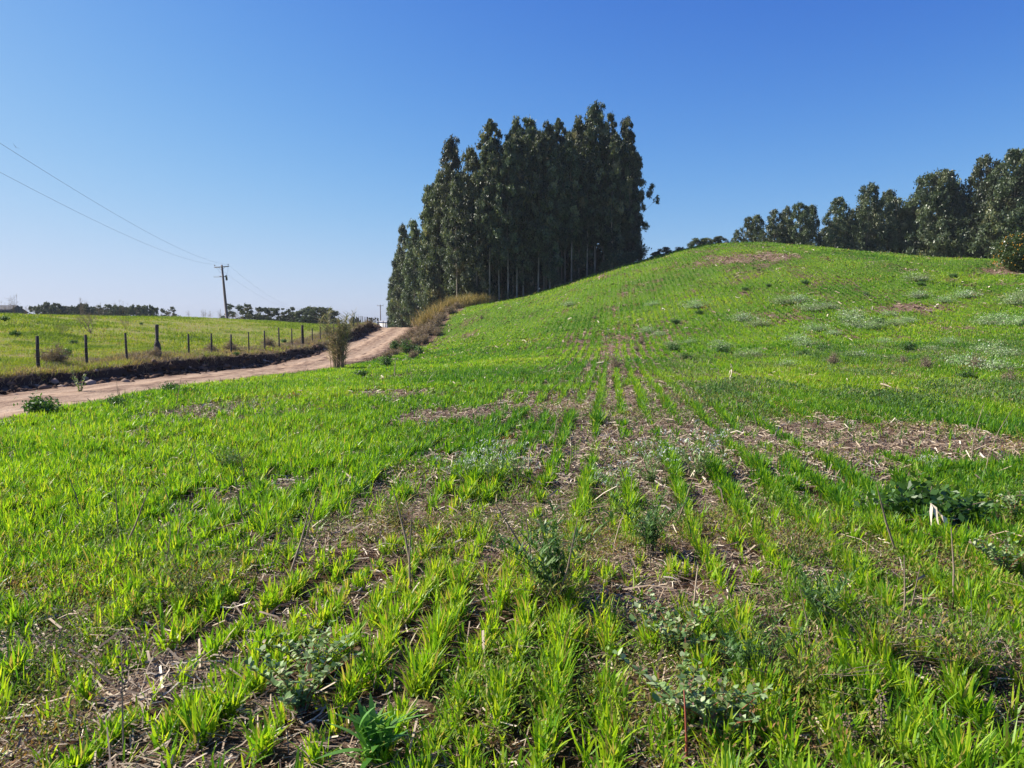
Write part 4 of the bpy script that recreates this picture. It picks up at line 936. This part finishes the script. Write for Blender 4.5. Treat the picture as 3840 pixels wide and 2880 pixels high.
# feathery dark weed and others in the near field
HW = stemmed(531, 11, .40, .30, 70, .05, .009, 'dkweed', lean=.6, rs=.003)
GW = stemmed(532, 13, .30, .30, 42, .034, .024, 'greyleaf', 'redstem', lean=.7, rs=.0035)
AW = stemmed(533, 30, .26, .3, 30, .028, .006, 'lowweed', 'twig', rs=.002)
near = [('feathery_weed', HW, (2430, 2085), 1.15, 'feathery dark green weed with a black shadow right of the central rows', 'weed'),
 ('feathery_weed', HW, (2080, 2250), 1.45, 'tall drooping dark weed in the middle of the foreground', 'weed'),
 ('leafy_weed', GW, (2560, 2740), .95, 'grey green lobed weed with reddish stems at the bottom', 'weed'),
 ('leafy_weed', GW, (2700, 2800), .8, 'grey green lobed weed right of the red stemmed one at the bottom edge', 'weed'),
 ('leafy_weed', GW, (1120, 2690), .85, 'pale grey green weed low in the left foreground', 'weed'),
 ('leafy_weed', GW, (1175, 2560), .8, 'small grey green weed just above the pale one on the left', 'weed'),
 ('leafy_weed', GW, (2540, 2480), .9, 'grey green weed tangled in the crop row above the lobed weeds', 'weed'),
 ('scrubby_weed', AW, (700, 2280), 1.2, 'brown green wiry weed in the left foreground', 'weed'),
 ('scrubby_weed', AW, (2090, 2290), 1.2, 'wiry dark undergrowth at the foot of the drooping weed', 'weed'),
 ('scrubby_weed', AW, (870, 1780), 1.1, 'yellowish wiry weed in the left middle field', 'weed'),
 ('feathery_weed', HW, (850, 1790), .9, 'dark upright weed behind the yellowish wiry one', 'weed'),
 ('feathery_weed', HW, (1500, 1720), .6, 'small dark upright weed in the middle of the left field', 'weed'),
 ('scrubby_weed', AW, (3010, 2620), 1.2, 'wiry yellow dotted weed in the right foreground', 'weed'),
 ('scrubby_weed', AW, (3640, 2560), 1.3, 'wiry yellow dotted weed at the lower right edge', 'weed'),
 ('scrubby_weed', AW, (3000, 2120), 1.2, 'wiry brown weed left of the red stalk', 'weed'),
 ('feathery_weed', HW, (3080, 2370), 1.0, 'bright tufted weed beside the red stalk', 'weed'),
 ('feathery_weed', HW, (2790, 2580), .85, 'small starry weed above the lobed bottom weeds', 'weed'),
 ('leafy_weed', GW, (3760, 2180), .9, 'grey green weed at the right edge of the foreground', 'weed'),
 ('leafy_weed', GW, (3800, 1960), .9, 'grey weed right of the dark dock plant', 'weed'),
 ('scrubby_weed', AW, (3300, 2480), 1.2, 'wiry weed in the middle of the right foreground', 'weed'),
 ('scrubby_weed', AW, (1480, 1980), 1.1, 'wiry seeding weed left of the central rows', 'weed')]
for k, d, (px, py), s, lb, c_ in near: put(k, d, G(px, py), s, lb, c_, 'single weeds in the foreground crop')
# big dark dock plant
DK = bush_meshes(541, .46, .30, 1500, (.075, .04), 'dkweed', hang=-.1, twigs=20)
put_bush('dock_plant', DK, G(3470, 1960), 1.0, 'big dark broad leaved dock plant in the right foreground', 'plant')
V, F, T = cat([rosette(543, 40, .17, .026, 'broad', .5, .4, .12), rosette(544, 30, .12, .024, 'broad', .25, .4, .17)])
o = mesh_np('thistle_plant', V, F, M['broad'], {'tint': T}); o.location = G(1400, 2900, 2.0); o.scale = (.95,)*3; tag(o, 'bright green broad leaved thistle at the bottom edge left of centre', 'plant')
# dried weed heads and stalks
def stalk(px, py, H, ln, az, r, mat, label, kind='dry_stalk', heads_=0, leaf=False):
    g = G(px, py, 2.0); m = MB(); pts = [(g[0]+math.cos(az)*ln*t*t*H, g[1]+math.sin(az)*ln*t*t*H, g[2]+H*t*(1-.1*ln)-.02) for t in (0, .35, .7, 1)]
    m.tube(pts, [r, r*.85, r*.65, r*.3], 5, .7)
    if heads_:
        for k in range(heads_):
            t = random.uniform(.55, 1.05); q = random.uniform(0, 6.28); b = .007*random.uniform(.5, 1.3)*(1.6-.6*t)
            m.add(IV*b*.6+np.array([g[0]+math.cos(az)*ln*t*t*H+math.cos(q)*b*1.8, g[1]+math.sin(az)*ln*t*t*H+math.sin(q)*b*1.8, g[2]+H*t]), np.array([(a, b2, c, c) for a, b2, c in icf]), random.random()*.5)
    if leaf:
        for k in range(3):
            q = random.uniform(0, 6.28); p0 = pts[random.choice([2, 3])]
            m.add([p0, (p0[0]+.05*math.cos(q)+.012, p0[1]+.05*math.sin(q), p0[2]-.02), (p0[0]+.1*math.cos(q), p0[1]+.1*math.sin(q), p0[2]-.16), (p0[0]+.05*math.cos(q)-.012, p0[1]+.05*math.sin(q), p0[2]-.05)], [(0, 1, 2, 3)], .95)
    o = m.build(kind, M[mat]); tag(o, label, 'dry stalk', 'dry stalks in the field'); return o
stalk(3560, 2010, .26, .5, 2.8, .012, 'straw', 'broken pale maize stalk with torn leaves right of the dock plant', leaf=True)
stalk(3640, 1740, .7, .35, .6, .006, 'brush', 'long dark leaning stalk near the right edge')
stalk(3690, 1800, .75, .5, .4, .005, 'brush', 'second long thin stalk leaning at the right edge')
stalk(2740, 1440, .4, .1, 1, .012, 'straw', 'upright pale maize stub in the green mid slope', leaf=True)
stalk(2750, 1395, .3, .4, 2.5, .012, 'straw', 'short broken pale stub beyond the upright maize stub', leaf=True)
stalk(1480, 1410, .55, .1, 1, .02, 'brush', 'dark upright stump like stalk in the left mid field')
stalk(1985, 1790, .3, .15, 1.5, .016, 'brush', 'short dark stub behind the left white flowers')
stalk(2160, 1740, .35, .1, 2.0, .004, 'brush', 'thin dark upright stalk in the centre rows')
stalk(1545, 1440, .6, .15, 2.6, .007, 'brush', 'thin dark stalk right of the dark stump in the left mid field')
stalk(1600, 1450, .45, .6, .5, .008, 'straw', 'bent pale stalk in the left mid field')
stalk(2300, 2080, .3, .6, 1.0, .005, 'straw', 'pale curved stalk over the straw beside the feathery weed')
stalk(2600, 2330, .28, .5, 1.2, .006, 'straw', 'whitish twig sticking up from the straw right of the feathery weed')
stalk(3300, 2860, .22, .2, 1.2, .006, 'brush', 'brown seed head weed at the bottom right', 'seed_head_weed', heads_=60)
stalk(3210, 2870, .15, .3, 2.2, .005, 'brush', 'smaller brown seed head left of the larger one at the bottom', 'seed_head_weed', heads_=70)
stalk(2440, 2150, .16, .1, 2.2, .006, 'brush', 'rusty seed head below the feathery weed', 'seed_head_weed', heads_=90)
stalk(465, 2870, .45, .15, 1.9, .004, 'brush', 'thin brown stalk with curled head in the lower left', 'seed_head_weed', heads_=40)
stalk(2575, 2880, .28, .1, 1.9, .006, 'redstem', 'dark red upright stem at the bottom right of centre')
stalk(3000, 2330, .16, .9, .9, .006, 'redstem', 'red leaning stalk in the right foreground')
# stubble stalks and stems, many of a kind
stm = MB(); stm.tube([(0, 0, -.02), (.02, 0, .2), (.03, .02, .42)], [.006, .005, .002], 4, .6, cap=False); stme = stm.mesh('dry_stem', M['brush'])
for i in range(60):
    px = random.uniform(200, 3800); py = random.uniform(1420, 2300) if px < 2500 else random.uniform(1330, 2500)
    g = G(px, py)
    if not infield(np.array([g[0]]), np.array([g[1]]))[0]: continue
    o = obj('dead_weed', stme); o.location = g; o.rotation_euler = (random.gauss(0, .25), random.gauss(0, .25), random.uniform(0, 6.28)); s = random.uniform(.5, 1.3)*(1 if g[1] < 12 else 1.5); o.scale = (s,)*3
    tag(o, 'thin brown dead weed standing up among the crop', 'dead weed', 'thin dry stems scattered over the field')
# pasture plants
BT = MB(); random.seed(55)
def branch(p, d, L, r, depth):
    q = p+d*L; BT.tube([p, (p+q)/2+Vector((random.gauss(0, .03), random.gauss(0, .03), 0)), q], [r, r*.8, r*.55], 4, .6, cap=False)
    if depth:
        for k in range(3):
            nd = (d+Vector((random.gauss(0, .5), random.gauss(0, .5), random.gauss(.15, .3)))).normalized(); branch(q, nd, L*random.uniform(.6, .8), r*.55, depth-1)
for k in range(4):
    branch(Vector((0, 0, -.05)), Vector((random.gauss(0, .35), random.gauss(0, .35), 1)).normalized(), .55, .03, 4)
btm = BT.mesh('bare_shrub', M['brush'])
for (px, py, s, lb) in [(343, 1252, .95, 'bare leafless shrub in the pasture behind the second fence post'), (232, 1262, .5, 'dry twiggy shrub left of the bare leafless one in the pasture'), (470, 1235, .5, 'small dry twiggy plant behind the third fence post')]:
    g = G(px, py); o = obj('bare_shrub', btm); o.location = g; o.scale = (s,)*3; o.rotation_euler = (0, 0, px); tag(o, lb, 'shrub', 'bare shrubs in the pasture')
for (px, py, s, lb) in [(120, 1375+0, .6, None), (20, 1205, .9, 'dark green plant at the left edge of the pasture'), (55, 1262, .9, 'dark weedy plant low in the left pasture'), (250, 1335, .8, 'dark weed beside the brown tangle between the first two posts'), (530, 1218, .55, 'small dark green plant near the split post'), (275, 1292, .7, 'slender green stem plant between the first two posts'), (1065, 1285, .8, 'green weed between the fence posts'), (885, 1335, .6, 'green weed at the foot of the fence bank')]:
    if lb: put('pasture_weed', DW, G(px, py), s, lb, 'weed', 'dark weeds in the pasture')
for (px, py, s, lb) in [(205, 1372, .7, 'brown tangled dry weed between the first two fence posts'), (865, 1318, .6, 'brown dry vine at the foot of the seventh post'), (1005, 1300, .65, 'brown dry vine clinging to the leaning fence post'), (790, 1322, .5, 'dry weed at the foot of the sixth post'), (1380, 1228, .7, 'rusty dry weed beside the far thick post'), (580, 1345, .45, 'dry weed around the foot of the split post'), (1345, 1232, .5, 'dry weed at the top of the bank near the crest')]:
    put_bush('dry_bush', SB[1], G(px, py, 2.5, 130), s, lb, 'bush', 'dry weeds along the fence')
sk = MB()
for k in range(9):
    a = random.uniform(0, 6.28); q = random.uniform(0, .5); hh = random.uniform(.6, 1.3)
    sk.tube([(q*math.cos(a), q*math.sin(a), 0), (q*math.cos(a)+.05, q*math.sin(a), hh*.6), (q*math.cos(a)+random.gauss(0, .12), q*math.sin(a), hh)], [.006, .005, .003], 4, .5, cap=False)
    for j in range(7):
        z = random.uniform(.4, 1)*hh; sk.tube([(q*math.cos(a)+.03, q*math.sin(a), z), (q*math.cos(a)+random.gauss(0, .14), q*math.sin(a)+random.gauss(0, .1), z+random.uniform(.02, .2))], [.004, .002], 4, .5, cap=False)
skm = sk.mesh('dry_stalks', M['brush'])
for px, s in ((22, 1), (42, 1.5), (95, .7), (315, 1.6), (365, 1.2), (462, 1.6), (120, .8), (705, .8), (760, 1), (775, 1.1), (790, .9), (822, 1.2), (862, .9), (878, 1.1), (890, 1.2), (640, .7)):
    D = np.interp(px, [0, 400, 900], [62, 78, 102]); x = PX(px, D); o = obj('dry_stalks', skm); o.location = (x, D, h1(x, D)-.05); o.scale = (s,)*3; o.rotation_euler = (0, 0, px*.7)
    tag(o, 'cluster of dry weed stalks against the sky on the pasture crest', 'dry stalks', 'dry stalks on the pasture skyline')
# bird
b = MB(); b.add([(0, -.16, 0), (.04, 0, .02), (0, .2, 0), (-.04, 0, .02), (0, 0, -.04), (.3, .05, .12), (.28, -.08, .1), (-.3, .05, .12), (-.28, -.08, .1)],
                [(0, 1, 2, 3), (0, 4, 2, 1), (0, 3, 2, 4), (1, 6, 5, 2), (3, 2, 7, 8)])
bo = b.build('bird', M['feather']); bo.location = P(60, 552, 55); bo.rotation_euler = (.2, .6, .8); tag(bo, 'small dark bird flying just under the overhead cable', 'bird')
# ------------------------------------------------------------ air
hm = bpy.data.materials.new('haze'); hm.use_nodes = True; n = hm.node_tree.nodes; n.remove(n['Principled BSDF'])
pv = n.new('ShaderNodeVolumePrincipled'); pv.inputs['Color'].default_value = (.80, .88, 1, 1); pv.inputs['Density'].default_value = HAZE; pv.inputs['Anisotropy'].default_value = .0
hm.node_tree.links.new(pv.outputs[0], n['Material Output'].inputs['Volume'])
m = MB(); m.box((0, 500, 14), (3000, 2400, 50)); hz = m.build('haze', hm); tag(hz, 'thin pale blue haze over the whole landscape', 'haze', kind='stuff')
